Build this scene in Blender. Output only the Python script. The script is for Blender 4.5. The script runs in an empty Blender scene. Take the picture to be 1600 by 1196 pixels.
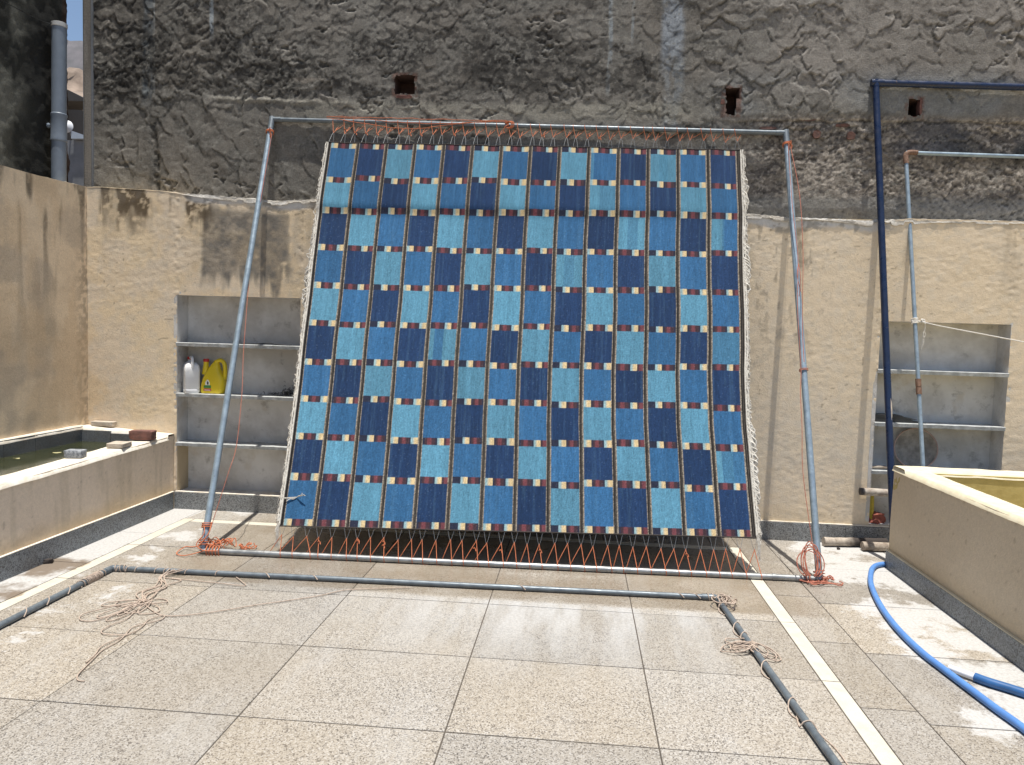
import bpy, bmesh, math, random
import numpy as np
from mathutils import Vector, Matrix

R = math.radians
random.seed(7)
sc = bpy.context.scene
col = sc.collection

# ------------------------------------------------------------------ camera, sky, sun, exposure
cam_data = bpy.data.cameras.new('camera')
cam = bpy.data.objects.new('camera', cam_data)
col.objects.link(cam)
cam.matrix_world = Matrix(((0.995642, -0.035519, 0.086232, 0.0),
                           (0.088252, 0.059901, -0.994295, 0.0),
                           (0.030151, 0.997572, 0.062775, 1.6),
                           (0, 0, 0, 1)))
cam_data.sensor_fit = 'HORIZONTAL'
cam_data.sensor_width = 36.0
cam_data.lens = 26.48
cam_data.clip_start = 0.05
cam_data.clip_end = 3000
sc.camera = cam

SUN = Vector((-0.029, 0.112, -1.0)).normalized()      # direction the light travels
world = bpy.data.worlds.new('World')
sc.world = world
world.use_nodes = True
wn = world.node_tree
bg = wn.nodes['Background']
sky = wn.nodes.new('ShaderNodeTexSky')
sky.sky_type = 'NISHITA'
sky.sun_disc = False
sky.sun_elevation = math.asin(-SUN.z)
sky.sun_rotation = math.atan2(-SUN.x, -SUN.y)
sky.air_density = 1.0
sky.dust_density = 1.2
wn.links.new(sky.outputs[0], bg.inputs[0])
bg.inputs[1].default_value = 0.10
sl = bpy.data.lights.new('sun', 'SUN')
sl.energy = 4.6
sl.angle = R(0.53)
sl.color = (1.0, 0.96, 0.89)
sun = bpy.data.objects.new('sun', sl)
col.objects.link(sun)
sun.rotation_euler = SUN.to_track_quat('-Z', 'Y').to_euler()
sc.view_settings.view_transform = 'Standard'
sc.view_settings.look = 'None'
sc.view_settings.gamma = 1.0
sc.view_settings.exposure = 0.45
sc.view_settings.use_curve_mapping = False

# ------------------------------------------------------------------ numpy noise
def _tab(seed):
    return np.random.RandomState(seed).rand(256, 256).astype(np.float32)
_tabs = {}
def vn(x, y, seed=0):
    if seed not in _tabs: _tabs[seed] = _tab(seed)
    t = _tabs[seed]
    xi = np.floor(x).astype(np.int64); yi = np.floor(y).astype(np.int64)
    fx = x - xi; fy = y - yi
    fx = fx * fx * (3 - 2 * fx); fy = fy * fy * (3 - 2 * fy)
    a = t[yi & 255, xi & 255]; b = t[yi & 255, (xi + 1) & 255]
    c = t[(yi + 1) & 255, xi & 255]; d = t[(yi + 1) & 255, (xi + 1) & 255]
    return (a * (1 - fx) + b * fx) * (1 - fy) + (c * (1 - fx) + d * fx) * fy
def fbm(x, y, seed=0, octv=4, gain=0.5):
    s = 0; a = 1.0; t = 0
    for o in range(octv):
        s = s + a * vn(x * 2 ** o + 17.3 * o, y * 2 ** o + 9.1 * o, seed + o); t += a; a *= gain
    return s / t
def ss(a, b, x):
    t = np.clip((x - a) / (b - a), 0, 1)
    return t * t * (3 - 2 * t)
def mix(c0, c1, m):
    return c0 * (1 - m[..., None]) + np.array(c1, dtype=np.float32) * m[..., None]

# ------------------------------------------------------------------ materials
def new_mat(name):
    m = bpy.data.materials.new(name); m.use_nodes = True
    nt = m.node_tree
    return m, nt, nt.nodes['Principled BSDF']
def nd(nt, t, **kw):
    n = nt.nodes.new(t)
    for k, v in kw.items():
        if k.startswith('i_'):
            key = k[2:]
            n.inputs[int(key) if key.isdigit() else key].default_value = v
        else: setattr(n, k, v)
    return n
def mth(nt, op, a, b=None, clamp=False):
    n = nt.nodes.new('ShaderNodeMath'); n.operation = op; n.use_clamp = clamp
    for i, v in enumerate((a, b)):
        if v is None: continue
        if isinstance(v, (int, float)): n.inputs[i].default_value = v
        else: nt.links.new(v, n.inputs[i])
    return n.outputs[0]
def mr(nt, v, a, b, c=0.0, d=1.0, smooth=True):
    n = nt.nodes.new('ShaderNodeMapRange')
    n.interpolation_type = 'SMOOTHSTEP' if smooth else 'LINEAR'
    nt.links.new(v, n.inputs[0])
    for i, q in enumerate((a, b, c, d)): n.inputs[i + 1].default_value = q
    return n.outputs[0]
def mixc(nt, fac, a, b, mode='MIX'):
    n = nt.nodes.new('ShaderNodeMix'); n.data_type = 'RGBA'; n.blend_type = mode
    for i, v in ((0, fac), (6, a), (7, b)):
        if isinstance(v, (int, float)): n.inputs[i].default_value = v
        elif isinstance(v, (tuple, list)): n.inputs[i].default_value = (*v[:3], 1)
        else: nt.links.new(v, n.inputs[i])
    return n.outputs[2]
def noise(nt, vec, scale, detail=3, rough=0.5, out='Fac'):
    n = nd(nt, 'ShaderNodeTexNoise', i_Scale=scale, i_Detail=detail, i_Roughness=rough)
    if vec is not None: nt.links.new(vec, n.inputs['Vector'])
    return n.outputs[out]
def bump(nt, h, strength, dist, bsdf, prev=None):
    n = nd(nt, 'ShaderNodeBump', i_Strength=strength, i_Distance=dist)
    nt.links.new(h, n.inputs['Height'])
    if prev is not None: nt.links.new(prev, n.inputs['Normal'])
    nt.links.new(n.outputs[0], bsdf.inputs['Normal'])
    return n.outputs[0]
def pos(nt): return nt.nodes.new('ShaderNodeNewGeometry').outputs['Position']

def simple(name, c, rough=0.6, metal=0.0, var=0.25, vs=8.0, c2=None, bs=0.0, bscale=60.0, bd=0.004, spec=0.5, obj=False):
    m, nt, b = new_mat(name)
    p = pos(nt) if not obj else nt.nodes.new('ShaderNodeTexCoord').outputs['Object']
    f = mr(nt, noise(nt, p, vs, 6, 0.6), 0.3, 0.7)
    c2 = c2 or tuple(v * (1 - var) for v in c)
    nt.links.new(mixc(nt, f, c, c2), b.inputs['Base Color'])
    b.inputs['Roughness'].default_value = rough
    b.inputs['Metallic'].default_value = metal
    b.inputs['Specular IOR Level'].default_value = spec
    if bs: bump(nt, noise(nt, p, bscale, 4), bs, bd, b)
    return m

def painted(name, rough=0.9, fine=(90.0, 0.35), bs=0.5, bscale=120.0, bd=0.004, spec=0.3):
    """colour from the mesh's own paint attribute plus fine grain"""
    m, nt, b = new_mat(name)
    a = nd(nt, 'ShaderNodeAttribute', attribute_name='paint')
    p = pos(nt)
    g = mr(nt, noise(nt, p, fine[0], 5, 0.65), 0.25, 0.75, 1 - fine[1], 1 + fine[1], False)
    n = nt.nodes.new('ShaderNodeVectorMath'); n.operation = 'SCALE'
    nt.links.new(a.outputs['Color'], n.inputs[0]); nt.links.new(g, n.inputs['Scale'])
    nt.links.new(n.outputs[0], b.inputs['Base Color'])
    b.inputs['Roughness'].default_value = rough
    b.inputs['Specular IOR Level'].default_value = spec
    if bs: bump(nt, noise(nt, p, bscale, 5, 0.6), bs, bd, b)
    return m

M = {}
M['rough_plaster'] = painted('rough_cement', 0.92, (70, 0.30), 0.7, 110, 0.006)
M['cream'] = painted('cream_limewash', 0.9, (45, 0.10), 0.55, 95, 0.004)
M['cream_tank'] = simple('cream_paint', (0.50, 0.405, 0.27), 0.85, var=0.10, vs=5, c2=(0.45, 0.36, 0.235), bs=0.4, bscale=60)
M['yellow_in'] = simple('yellow_tank_inside', (0.52, 0.42, 0.17), 0.8, var=0.2, vs=9, c2=(0.42, 0.33, 0.12), bs=0.4, bscale=40)
M['yellow_rim'] = simple('pale_yellow_rim', (0.70, 0.64, 0.48), 0.8, vs=12, c2=(0.62, 0.54, 0.38), bs=0.4, bscale=50)
M['lime'] = simple('white_lime_rim', (0.78, 0.74, 0.66), 0.9, vs=14, c2=(0.62, 0.55, 0.44), bs=0.5, bscale=50)
def niche_mat():
    m, nt, b = new_mat('stained_whitewash')
    p = pos(nt)
    k = mixc(nt, mr(nt, noise(nt, p, 3.5, 6, .6), .35, .68), (0.66, 0.64, 0.61), (0.48, 0.455, 0.42))
    k = mixc(nt, mr(nt, noise(nt, p, 8, 7, .7), .56, .70, 0, .6), k, (0.24, 0.22, 0.20))
    k = mixc(nt, mr(nt, noise(nt, p, 5, 3, .5), .60, .72, 0, .5), k, (0.50, 0.43, 0.34))
    k = mixc(nt, mr(nt, noise(nt, p, 45, 3, .5), .74, .78, 0, .7), k, (0.12, 0.10, 0.09))
    nt.links.new(k, b.inputs['Base Color']); b.inputs['Roughness'].default_value = .92
    bump(nt, noise(nt, p, 18, 6, .7), .5, .012, b)
    return m
M['niche'] = niche_mat()
M['shelf'] = simple('shelf_stone', (0.52, 0.53, 0.52), 0.7, vs=14, c2=(0.30, 0.31, 0.30), bs=0.3)
M['wood'] = simple('weathered_wood', (0.42, 0.36, 0.29), 0.85, vs=25, c2=(0.22, 0.17, 0.13), bs=0.6, bscale=80)
M['char'] = simple('charred_wood', (0.05, 0.04, 0.035), 0.9, vs=30)
M['brick'] = simple('red_brick', (0.20, 0.090, 0.07), 0.9, vs=30, c2=(0.12, 0.06, 0.05), bs=0.6)
M['brick_dark'] = simple('dull_brick', (0.17, 0.085, 0.065), 0.92, vs=30, c2=(0.10, 0.06, 0.05), bs=0.6)
M['hole'] = simple('hole_brick', (0.09, 0.05, 0.04), 0.95, vs=20, bs=0.6)
M['stone_pale'] = simple('pale_stone', (0.52, 0.45, 0.37), 0.9, vs=20, bs=0.5)
M['stone_grey'] = simple('blue_grey_stone', (0.36, 0.38, 0.40), 0.8, vs=70, c2=(0.10, 0.11, 0.13), bs=0.6, bscale=70)
M['grout'] = simple('dark_grout', (0.09, 0.075, 0.06), 0.95, vs=20)
M['rope_orange'] = simple('orange_rope', (0.60, 0.19, 0.085), 0.8, vs=40, c2=(0.44, 0.135, 0.06), bs=0.6, bscale=300, bd=0.002)
M['rope_red'] = simple('faded_red_rope', (0.44, 0.17, 0.11), 0.8, vs=40, c2=(0.36, 0.11, 0.07), bs=0.6, bscale=300, bd=0.002)
M['rope_beige'] = simple('beige_rope', (0.52, 0.42, 0.34), 0.9, vs=60, c2=(0.36, 0.28, 0.22), bs=0.8, bscale=350, bd=0.002)
M['rope_white'] = simple('white_cord', (0.74, 0.71, 0.65), 0.85, vs=60, c2=(0.60, 0.56, 0.50), bs=0.5, bscale=300, bd=0.002)
M['fringe'] = simple('cream_yarn', (0.70, 0.67, 0.60), 0.95, vs=60, c2=(0.50, 0.46, 0.40), bs=0.5, bscale=300, bd=0.002)
M['wire'] = simple('steel_wire', (0.26, 0.27, 0.28), 0.55, 0.4, vs=20)
M['rust'] = simple('rusted_iron', (0.14, 0.075, 0.048), 0.85, 0.1, vs=60, c2=(0.24, 0.15, 0.105), bs=0.5)
M['pvc'] = simple('grey_pvc', (0.20, 0.24, 0.29), 0.45, vs=6, c2=(0.16, 0.19, 0.235))
M['hose'] = simple('light_blue_hose', (0.10, 0.25, 0.58), 0.5, vs=12, c2=(0.085, 0.21, 0.50))
M['hose_dark'] = simple('deep_blue_hose', (0.035, 0.13, 0.33), 0.4, vs=12)
M['white_plastic'] = simple('white_plastic', (0.80, 0.80, 0.80), 0.4, var=0.06, vs=9)
M['yellow_plastic'] = simple('yellow_plastic', (0.80, 0.60, 0.02), 0.35, var=0.08, vs=9)
M['red_plastic'] = simple('red_plastic', (0.55, 0.035, 0.03), 0.4, var=0.1)
M['black_plastic'] = simple('black_plastic', (0.025, 0.027, 0.03), 0.5, vs=20)
M['green_print'] = simple('green_print', (0.05, 0.22, 0.06), 0.5)
M['red_print'] = simple('red_print', (0.45, 0.05, 0.04), 0.5)
M['white_print'] = simple('white_print', (0.8, 0.8, 0.76), 0.5, var=0.02)
M['black_print'] = simple('black_print', (0.02, 0.02, 0.02), 0.5)
M['pan'] = simple('cement_stained_pan', (0.36, 0.33, 0.29), 0.85, vs=18, c2=(0.20, 0.18, 0.155), bs=0.5)
M['pan_rim'] = simple('pinkish_pan_rim', (0.45, 0.32, 0.27), 0.8, vs=20)
M['cloth_red'] = simple('faded_red_cloth', (0.36, 0.11, 0.08), 0.95, vs=40, c2=(0.22, 0.07, 0.05))
M['bag_yellow'] = simple('yellow_bag', (0.55, 0.43, 0.05), 0.6, vs=30)
M['dish'] = simple('white_dish', (0.75, 0.77, 0.80), 0.5, var=0.05)
M['sheet_blue'] = simple('pale_blue_sheet', (0.45, 0.52, 0.60), 0.6, var=0.1)
M['lane_wall'] = simple('grey_lane_wall', (0.24, 0.25, 0.27), 0.9, vs=2, c2=(0.15, 0.16, 0.17), bs=0.4)
M['dark_roof'] = simple('dark_roof_slab', (0.07, 0.065, 0.06), 0.9, vs=2)
M['hill_near'] = simple('dry_rock', (0.36, 0.28, 0.22), 0.95, vs=0.35, c2=(0.18, 0.14, 0.11))
M['hill_far'] = simple('distant_scrub', (0.16, 0.15, 0.16), 0.95, vs=0.15, c2=(0.10, 0.10, 0.105))
M['earth'] = simple('dusty_earth', (0.28, 0.22, 0.16), 0.95, vs=0.3)

def pipe_mat(name, c, c2, rough=0.42, metal=0.35):
    m, nt, b = new_mat(name)
    p = pos(nt)
    f = mr(nt, noise(nt, p, 14, 8, 0.7), 0.35, 0.68)
    k = mixc(nt, f, c, c2)
    sp = mr(nt, noise(nt, p, 38, 8, 0.8), 0.60, 0.66, 0, 0.8)
    k = mixc(nt, sp, k, (0.13, 0.09, 0.07))
    nt.links.new(k, b.inputs['Base Color'])
    b.inputs['Metallic'].default_value = metal
    nt.links.new(mr(nt, noise(nt, p, 20, 4), 0.3, 0.7, rough - 0.1, rough + 0.12), b.inputs['Roughness'])
    bump(nt, noise(nt, p, 90, 4), 0.12, 0.002, b)
    return m
M['galv'] = pipe_mat('galvanised_pipe', (0.33, 0.41, 0.47), (0.23, 0.29, 0.34))
M['galv_dull'] = pipe_mat('painted_grey_pipe', (0.17, 0.20, 0.22), (0.11, 0.13, 0.15), 0.45, 0.25)
M['galv_low'] = pipe_mat('worn_grey_pipe', (0.36, 0.37, 0.37), (0.24, 0.25, 0.25), 0.38, 0.55)
M['navy'] = pipe_mat('navy_enamel', (0.010, 0.022, 0.065), (0.008, 0.018, 0.05), 0.35, 0.0)

# speckled granite skirting slab
def granite(name, c1, c2, c3, scale=190, rough=0.4, grime=0.3):
    m, nt, b = new_mat(name)
    p = pos(nt)
    v = nd(nt, 'ShaderNodeTexVoronoi', i_Scale=scale); nt.links.new(p, v.inputs['Vector'])
    s = nt.nodes.new('ShaderNodeSeparateColor'); nt.links.new(v.outputs['Color'], s.inputs[0])
    k = mixc(nt, mr(nt, s.outputs[0], 0.35, 0.55), c1, c2)
    k = mixc(nt, mr(nt, s.outputs[1], 0.80, 0.86), k, c3)
    g = mr(nt, noise(nt, p, 7, 6, 0.65), 0.35, 0.75, 0, grime)
    k = mixc(nt, g, k, (0.11, 0.09, 0.065))
    nt.links.new(k, b.inputs['Base Color'])
    b.inputs['Roughness'].default_value = rough
    return m
M['granite'] = granite('grey_granite', (0.30, 0.31, 0.31), (0.19, 0.20, 0.205), (0.06, 0.06, 0.065), 150, 0.5)
M['granite_side'] = granite('blue_grey_granite', (0.24, 0.26, 0.27), (0.15, 0.165, 0.18), (0.07, 0.075, 0.08), 150, 0.5)
M['lining'] = granite('wet_dark_granite', (0.17, 0.18, 0.19), (0.12, 0.13, 0.135), (0.20, 0.21, 0.21), 200, 0.5, 0.5)

# floor slabs: fine speckled stone, dried lime patches, painted centre sheen, damp band by the wall
def floor_mat():
    m, nt, b = new_mat('speckled_floor_stone')
    p = pos(nt)
    sx = nt.nodes.new('ShaderNodeSeparateXYZ'); nt.links.new(p, sx.inputs[0])
    X, Y = sx.outputs[0], sx.outputs[1]
    oi = nt.nodes.new('ShaderNodeObjectInfo')
    v = nd(nt, 'ShaderNodeTexVoronoi', i_Scale=195.0, i_Randomness=1.0)
    warp = nt.nodes.new('ShaderNodeVectorMath'); warp.operation = 'MULTIPLY_ADD'
    nz = nd(nt, 'ShaderNodeTexNoise', i_Scale=120.0, i_Detail=2.0); nt.links.new(p, nz.inputs['Vector'])
    nt.links.new(nz.outputs['Color'], warp.inputs[0]); warp.inputs[1].default_value = (0.009, 0.009, 0.0)
    nt.links.new(p, warp.inputs[2]); nt.links.new(warp.outputs[0], v.inputs['Vector'])
    s = nt.nodes.new('ShaderNodeSeparateColor'); nt.links.new(v.outputs['Color'], s.inputs[0])
    big = noise(nt, p, 1.1, 4, 0.6)
    base = mixc(nt, mr(nt, s.outputs[0], 0.1, 0.9), (0.40, 0.36, 0.30), (0.295, 0.26, 0.212))
    base = mixc(nt, mr(nt, s.outputs[1], 0.74, 0.80), base, (0.13, 0.112, 0.095))
    base = mixc(nt, mr(nt, s.outputs[2], 0.84, 0.90), base, (0.46, 0.43, 0.385))
    base = mixc(nt, mr(nt, big, 0.35, 0.7, 0, 0.35), base, (0.33, 0.27, 0.19))
    hs = nd(nt, 'ShaderNodeHueSaturation'); hs.inputs['Saturation'].default_value = 1.0
    nt.links.new(mr(nt, oi.outputs['Random'], 0, 1, 0.86, 1.10, False), hs.inputs['Value'])
    nt.links.new(mr(nt, mth(nt, 'FRACT', mth(nt, 'MULTIPLY', oi.outputs['Random'], 7.3)), 0, 1, 0.65, 1.0, False), hs.inputs['Saturation'])
    nt.links.new(base, hs.inputs['Color'])
    base = hs.outputs[0]
    # dried lime, plus the mask for the painted centre sheen
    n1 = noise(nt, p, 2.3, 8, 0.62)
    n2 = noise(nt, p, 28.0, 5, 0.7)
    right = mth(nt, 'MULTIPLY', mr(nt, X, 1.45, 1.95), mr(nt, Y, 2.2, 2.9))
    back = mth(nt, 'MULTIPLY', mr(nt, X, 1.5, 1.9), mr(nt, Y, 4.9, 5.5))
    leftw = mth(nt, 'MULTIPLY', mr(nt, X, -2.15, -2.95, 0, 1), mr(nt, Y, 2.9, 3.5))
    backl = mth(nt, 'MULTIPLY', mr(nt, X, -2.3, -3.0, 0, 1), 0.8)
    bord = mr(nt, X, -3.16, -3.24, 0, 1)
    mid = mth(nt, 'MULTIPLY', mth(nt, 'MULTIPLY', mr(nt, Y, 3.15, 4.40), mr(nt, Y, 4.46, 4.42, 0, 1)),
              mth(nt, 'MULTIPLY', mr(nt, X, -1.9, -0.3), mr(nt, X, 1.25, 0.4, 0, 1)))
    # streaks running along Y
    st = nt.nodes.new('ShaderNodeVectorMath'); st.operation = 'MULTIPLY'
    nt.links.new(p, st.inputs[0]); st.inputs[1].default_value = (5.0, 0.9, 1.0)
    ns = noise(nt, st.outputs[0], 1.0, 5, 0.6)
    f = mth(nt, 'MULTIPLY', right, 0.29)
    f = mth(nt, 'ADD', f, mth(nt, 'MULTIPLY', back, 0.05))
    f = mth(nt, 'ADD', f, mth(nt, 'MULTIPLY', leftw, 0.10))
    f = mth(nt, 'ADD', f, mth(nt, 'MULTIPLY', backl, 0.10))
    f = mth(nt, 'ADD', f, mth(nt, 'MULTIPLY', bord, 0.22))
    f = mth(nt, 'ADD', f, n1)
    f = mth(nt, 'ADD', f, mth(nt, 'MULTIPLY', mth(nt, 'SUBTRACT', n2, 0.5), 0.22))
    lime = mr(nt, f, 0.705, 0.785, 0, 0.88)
    lime_sheen = mth(nt, 'MULTIPLY', mid, mr(nt, ns, 0.36, 0.62, 0.12, 0.85))  # lime streaks, enlarged to paint a wet sheen into the slab colour
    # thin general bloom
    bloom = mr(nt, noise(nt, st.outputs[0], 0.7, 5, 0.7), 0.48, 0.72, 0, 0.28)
    lime_sheen_all = mth(nt, 'MAXIMUM', mth(nt, 'MAXIMUM', lime, lime_sheen), bloom)
    lime_sheen_c = mixc(nt, mr(nt, noise(nt, p, 60, 4, .7), .35, .65), (0.52, 0.515, 0.50), (0.41, 0.40, 0.385))
    k = mixc(nt, lime_sheen_all, base, lime_sheen_c)
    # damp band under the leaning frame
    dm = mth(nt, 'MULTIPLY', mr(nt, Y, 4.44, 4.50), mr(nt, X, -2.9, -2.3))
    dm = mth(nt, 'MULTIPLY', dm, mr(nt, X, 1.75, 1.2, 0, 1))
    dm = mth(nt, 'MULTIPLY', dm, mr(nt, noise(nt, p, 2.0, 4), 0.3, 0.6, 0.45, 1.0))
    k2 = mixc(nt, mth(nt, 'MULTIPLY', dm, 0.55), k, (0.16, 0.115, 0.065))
    # brown puddle stain in the left border
    pw = mth(nt, 'ADD', noise(nt, p, 2.2, 6, 0.6), mth(nt, 'MULTIPLY', mth(nt, 'MULTIPLY', mr(nt, X, -3.10, -3.22, 0, 1), mr(nt, Y, 4.95, 4.6, 0, 1)), 0.30))
    pud = mr(nt, pw, 0.72, 0.82)
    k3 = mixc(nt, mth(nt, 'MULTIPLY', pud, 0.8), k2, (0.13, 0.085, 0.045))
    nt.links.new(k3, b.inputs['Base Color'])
    r = mr(nt, n1, 0.3, 0.7, 0.30, 0.52)
    r = mth(nt, 'ADD', r, mth(nt, 'MULTIPLY', lime, 0.35))
    r = mth(nt, 'SUBTRACT', r, mth(nt, 'MULTIPLY', mth(nt, 'MAXIMUM', dm, pud), 0.12), True)
    nt.links.new(r, b.inputs['Roughness'])
    b.inputs['Specular IOR Level'].default_value = 0.35
    h = mth(nt, 'ADD', mth(nt, 'MULTIPLY', s.outputs[1], 0.3), n2)
    bump(nt, h, 0.25, 0.0012, b)
    return m
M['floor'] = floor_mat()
def strip_mat():
    m, nt, b = new_mat('ivory_strip_stone')
    p = pos(nt)
    k = mixc(nt, mr(nt, noise(nt, p, 9, 6, 0.7), 0.35, 0.75), (0.60, 0.565, 0.475), (0.52, 0.475, 0.385))
    k = mixc(nt, mr(nt, noise(nt, p, 60, 4, 0.7), 0.62, 0.72, 0, 0.5), k, (0.38, 0.32, 0.24))
    sx = nt.nodes.new('ShaderNodeSeparateXYZ'); nt.links.new(p, sx.inputs[0])
    pw = mth(nt, 'ADD', noise(nt, p, 2.2, 6, 0.6), mth(nt, 'MULTIPLY', mth(nt, 'MULTIPLY', mr(nt, sx.outputs[0], -3.10, -3.22, 0, 1), mr(nt, sx.outputs[1], 4.95, 4.6, 0, 1)), 0.30))
    k = mixc(nt, mr(nt, pw, 0.74, 0.82, 0, 0.75), k, (0.20, 0.13, 0.07))
    nt.links.new(k, b.inputs['Base Color']); b.inputs['Roughness'].default_value = 0.5
    return m
M['strip'] = strip_mat()
def water_mat():
    m, nt, b = new_mat('murky_green_water')
    p = pos(nt)
    k = mixc(nt, mr(nt, noise(nt, p, 3, 5), 0.3, 0.7), (0.022, 0.026, 0.012), (0.045, 0.048, 0.022))
    nt.links.new(k, b.inputs['Base Color'])
    b.inputs['Roughness'].default_value = 0.12
    b.inputs['IOR'].default_value = 1.33
    bump(nt, noise(nt, p, 12, 3), 0.12, 0.01, b)
    return m
M['water'] = water_mat()
def rug_mat():
    m, nt, b = new_mat('flatweave_wool')
    a = nd(nt, 'ShaderNodeAttribute', attribute_name='paint')
    nt.links.new(a.outputs['Color'], b.inputs['Base Color'])
    b.inputs['Roughness'].default_value = 0.95
    b.inputs['Specular IOR Level'].default_value = 0.15
    b.inputs['Sheen Weight'].default_value = 0.15
    return m
M['rug'] = rug_mat()

# ------------------------------------------------------------------ object helpers
def link(o, parent=None):
    col.objects.link(o)
    if parent is not None: o.parent = parent
    return o
def tag(o, label=None, cat=None, group=None, kind=None):
    if label: o['label'] = label
    if cat: o['category'] = cat
    if group: o['group'] = group
    if kind: o['kind'] = kind
    return o
def empty(name, loc, label=None, cat=None, group=None, kind=None):
    o = bpy.data.objects.new(name, None); o.empty_display_size = 0.1
    o.location = loc
    link(o); tag(o, label, cat, group, kind)
    return o

class Split:
    def __init__(s): s.l = []
    def tube(s, *a, **k):
        m = MB(); m.tube(*a, **k); s.l.append(m)
    def build(s, name, mat, parent):
        for m in s.l: m.build(name, mat, parent)

class MB:
    """collects geometry in world coordinates and links it as one object"""
    def __init__(s): s.v = []; s.f = []; s.mi = []
    def add(s, vs, fs, mi=0):
        k = len(s.v); s.v += [tuple(v) for v in vs]; s.f += [tuple(i + k for i in f) for f in fs]
        s.mi += [mi] * len(fs); return s
    def box(s, x0, x1, y0, y1, z0, z1, mi=0):
        vs = [(x, y, z) for x in (x0, x1) for y in (y0, y1) for z in (z0, z1)]
        return s.add(vs, [(0, 1, 3, 2), (4, 6, 7, 5), (0, 4, 5, 1), (2, 3, 7, 6), (0, 2, 6, 4), (1, 5, 7, 3)], mi)
    def tube(s, pts, r, n=8, smooth=0, closed=False, cap=True, mi=0):
        P = [Vector(p) for p in pts]
        if smooth: P = catmull(P, smooth, closed)
        m = len(P)
        rr = r if isinstance(r, (list, tuple)) else [r] * m
        if len(rr) != m: rr = [rr[int(i * (len(rr) - 1) / (m - 1))] for i in range(m)]
        T = []
        for i in range(m):
            a = P[(i - 1) % m] if closed else P[max(i - 1, 0)]
            b = P[(i + 1) % m] if closed else P[min(i + 1, m - 1)]
            t = (b - a); T.append(t.normalized() if t.length > 1e-9 else Vector((0, 0, 1)))
        up = Vector((0, 0, 1)) if abs(T[0].z) < 0.9 else Vector((1, 0, 0))
        N = (up - T[0] * up.dot(T[0])).normalized()
        vs = []
        for i in range(m):
            N = (N - T[i] * N.dot(T[i]))
            N = N.normalized() if N.length > 1e-6 else T[i].orthogonal().normalized()
            B = T[i].cross(N)
            for k in range(n):
                a = 2 * math.pi * k / n
                vs.append(P[i] + (N * math.cos(a) + B * math.sin(a)) * rr[i])
        fs = []
        for i in range(m if closed else m - 1):
            j = (i + 1) % m
            for k in range(n):
                l = (k + 1) % n
                fs.append((i * n + k, i * n + l, j * n + l, j * n + k))
        if cap and not closed:
            fs.append(tuple(range(n - 1, -1, -1))); fs.append(tuple((m - 1) * n + k for k in range(n)))
        return s.add(vs, fs, mi)
    def lathe(s, prof, c, axis, n=32, mi=0):
        ax = Vector(axis).normalized(); u = ax.orthogonal().normalized(); w = ax.cross(u); c = Vector(c)
        vs = []
        for r, h in prof:
            for k in range(n):
                a = 2 * math.pi * k / n
                vs.append(c + ax * h + (u * math.cos(a) + w * math.sin(a)) * r)
        fs = [(i * n + k, i * n + (k + 1) % n, (i + 1) * n + (k + 1) % n, (i + 1) * n + k)
              for i in range(len(prof) - 1) for k in range(n)]
        return s.add(vs, fs, mi)
    def loft(s, secs, mi=0, cap=True):
        n = len(secs[0]); vs = [p for q in secs for p in q]
        fs = [(i * n + k, i * n + (k + 1) % n, (i + 1) * n + (k + 1) % n, (i + 1) * n + k)
              for i in range(len(secs) - 1) for k in range(n)]
        if cap: fs += [tuple(range(n - 1, -1, -1)), tuple((len(secs) - 1) * n + k for k in range(n))]
        return s.add(vs, fs, mi)
    def build(s, name, mats, parent=None, smooth=True, bevel=0.0, origin=None, sub=0):
        me = bpy.data.meshes.new(name)
        org = Vector(origin) if origin is not None else (Vector(parent_world(parent)) if parent is not None else Vector((0, 0, 0)))
        me.from_pydata([tuple(Vector(v) - org) for v in s.v], [], s.f)
        if not isinstance(mats, (list, tuple)): mats = [mats]
        for m in mats: me.materials.append(m)
        me.polygons.foreach_set('material_index', s.mi)
        me.update()
        bm = bmesh.new(); bm.from_mesh(me)
        bmesh.ops.recalc_face_normals(bm, faces=bm.faces)
        bm.to_mesh(me); bm.free()
        o = bpy.data.objects.new(name, me)
        link(o, parent)
        o.location = org - (Vector(parent_world(parent)) if parent is not None else Vector((0, 0, 0)))
        if bevel:
            b = o.modifiers.new('bevel', 'BEVEL'); b.width = bevel; b.segments = 2; b.limit_method = 'ANGLE'
        if sub:
            m_ = o.modifiers.new('sub', 'SUBSURF'); m_.levels = sub; m_.render_levels = sub
        if smooth:
            me.polygons.foreach_set('use_smooth', [True] * len(me.polygons))
            if not sub: me.set_sharp_from_angle(angle=R(40))
        return o
_pw = {}
def parent_world(p):
    w = Vector((0, 0, 0))
    while p is not None:
        w = w + p.location; p = p.parent
    return w
def catmull(P, sub, closed=False):
    out = []; n = len(P)
    rng = range(n if closed else n - 1)
    for i in rng:
        if closed: a, b, c, d = P[(i - 1) % n], P[i], P[(i + 1) % n], P[(i + 2) % n]
        else: a, b, c, d = P[max(i - 1, 0)], P[i], P[i + 1], P[min(i + 2, n - 1)]
        for k in range(sub):
            t = k / sub
            out.append(0.5 * ((2 * b) + (c - a) * t + (2 * a - 5 * b + 4 * c - d) * t * t + (3 * b - a - 3 * c + d) * t ** 3))
    if not closed: out.append(P[-1])
    return out

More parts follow.
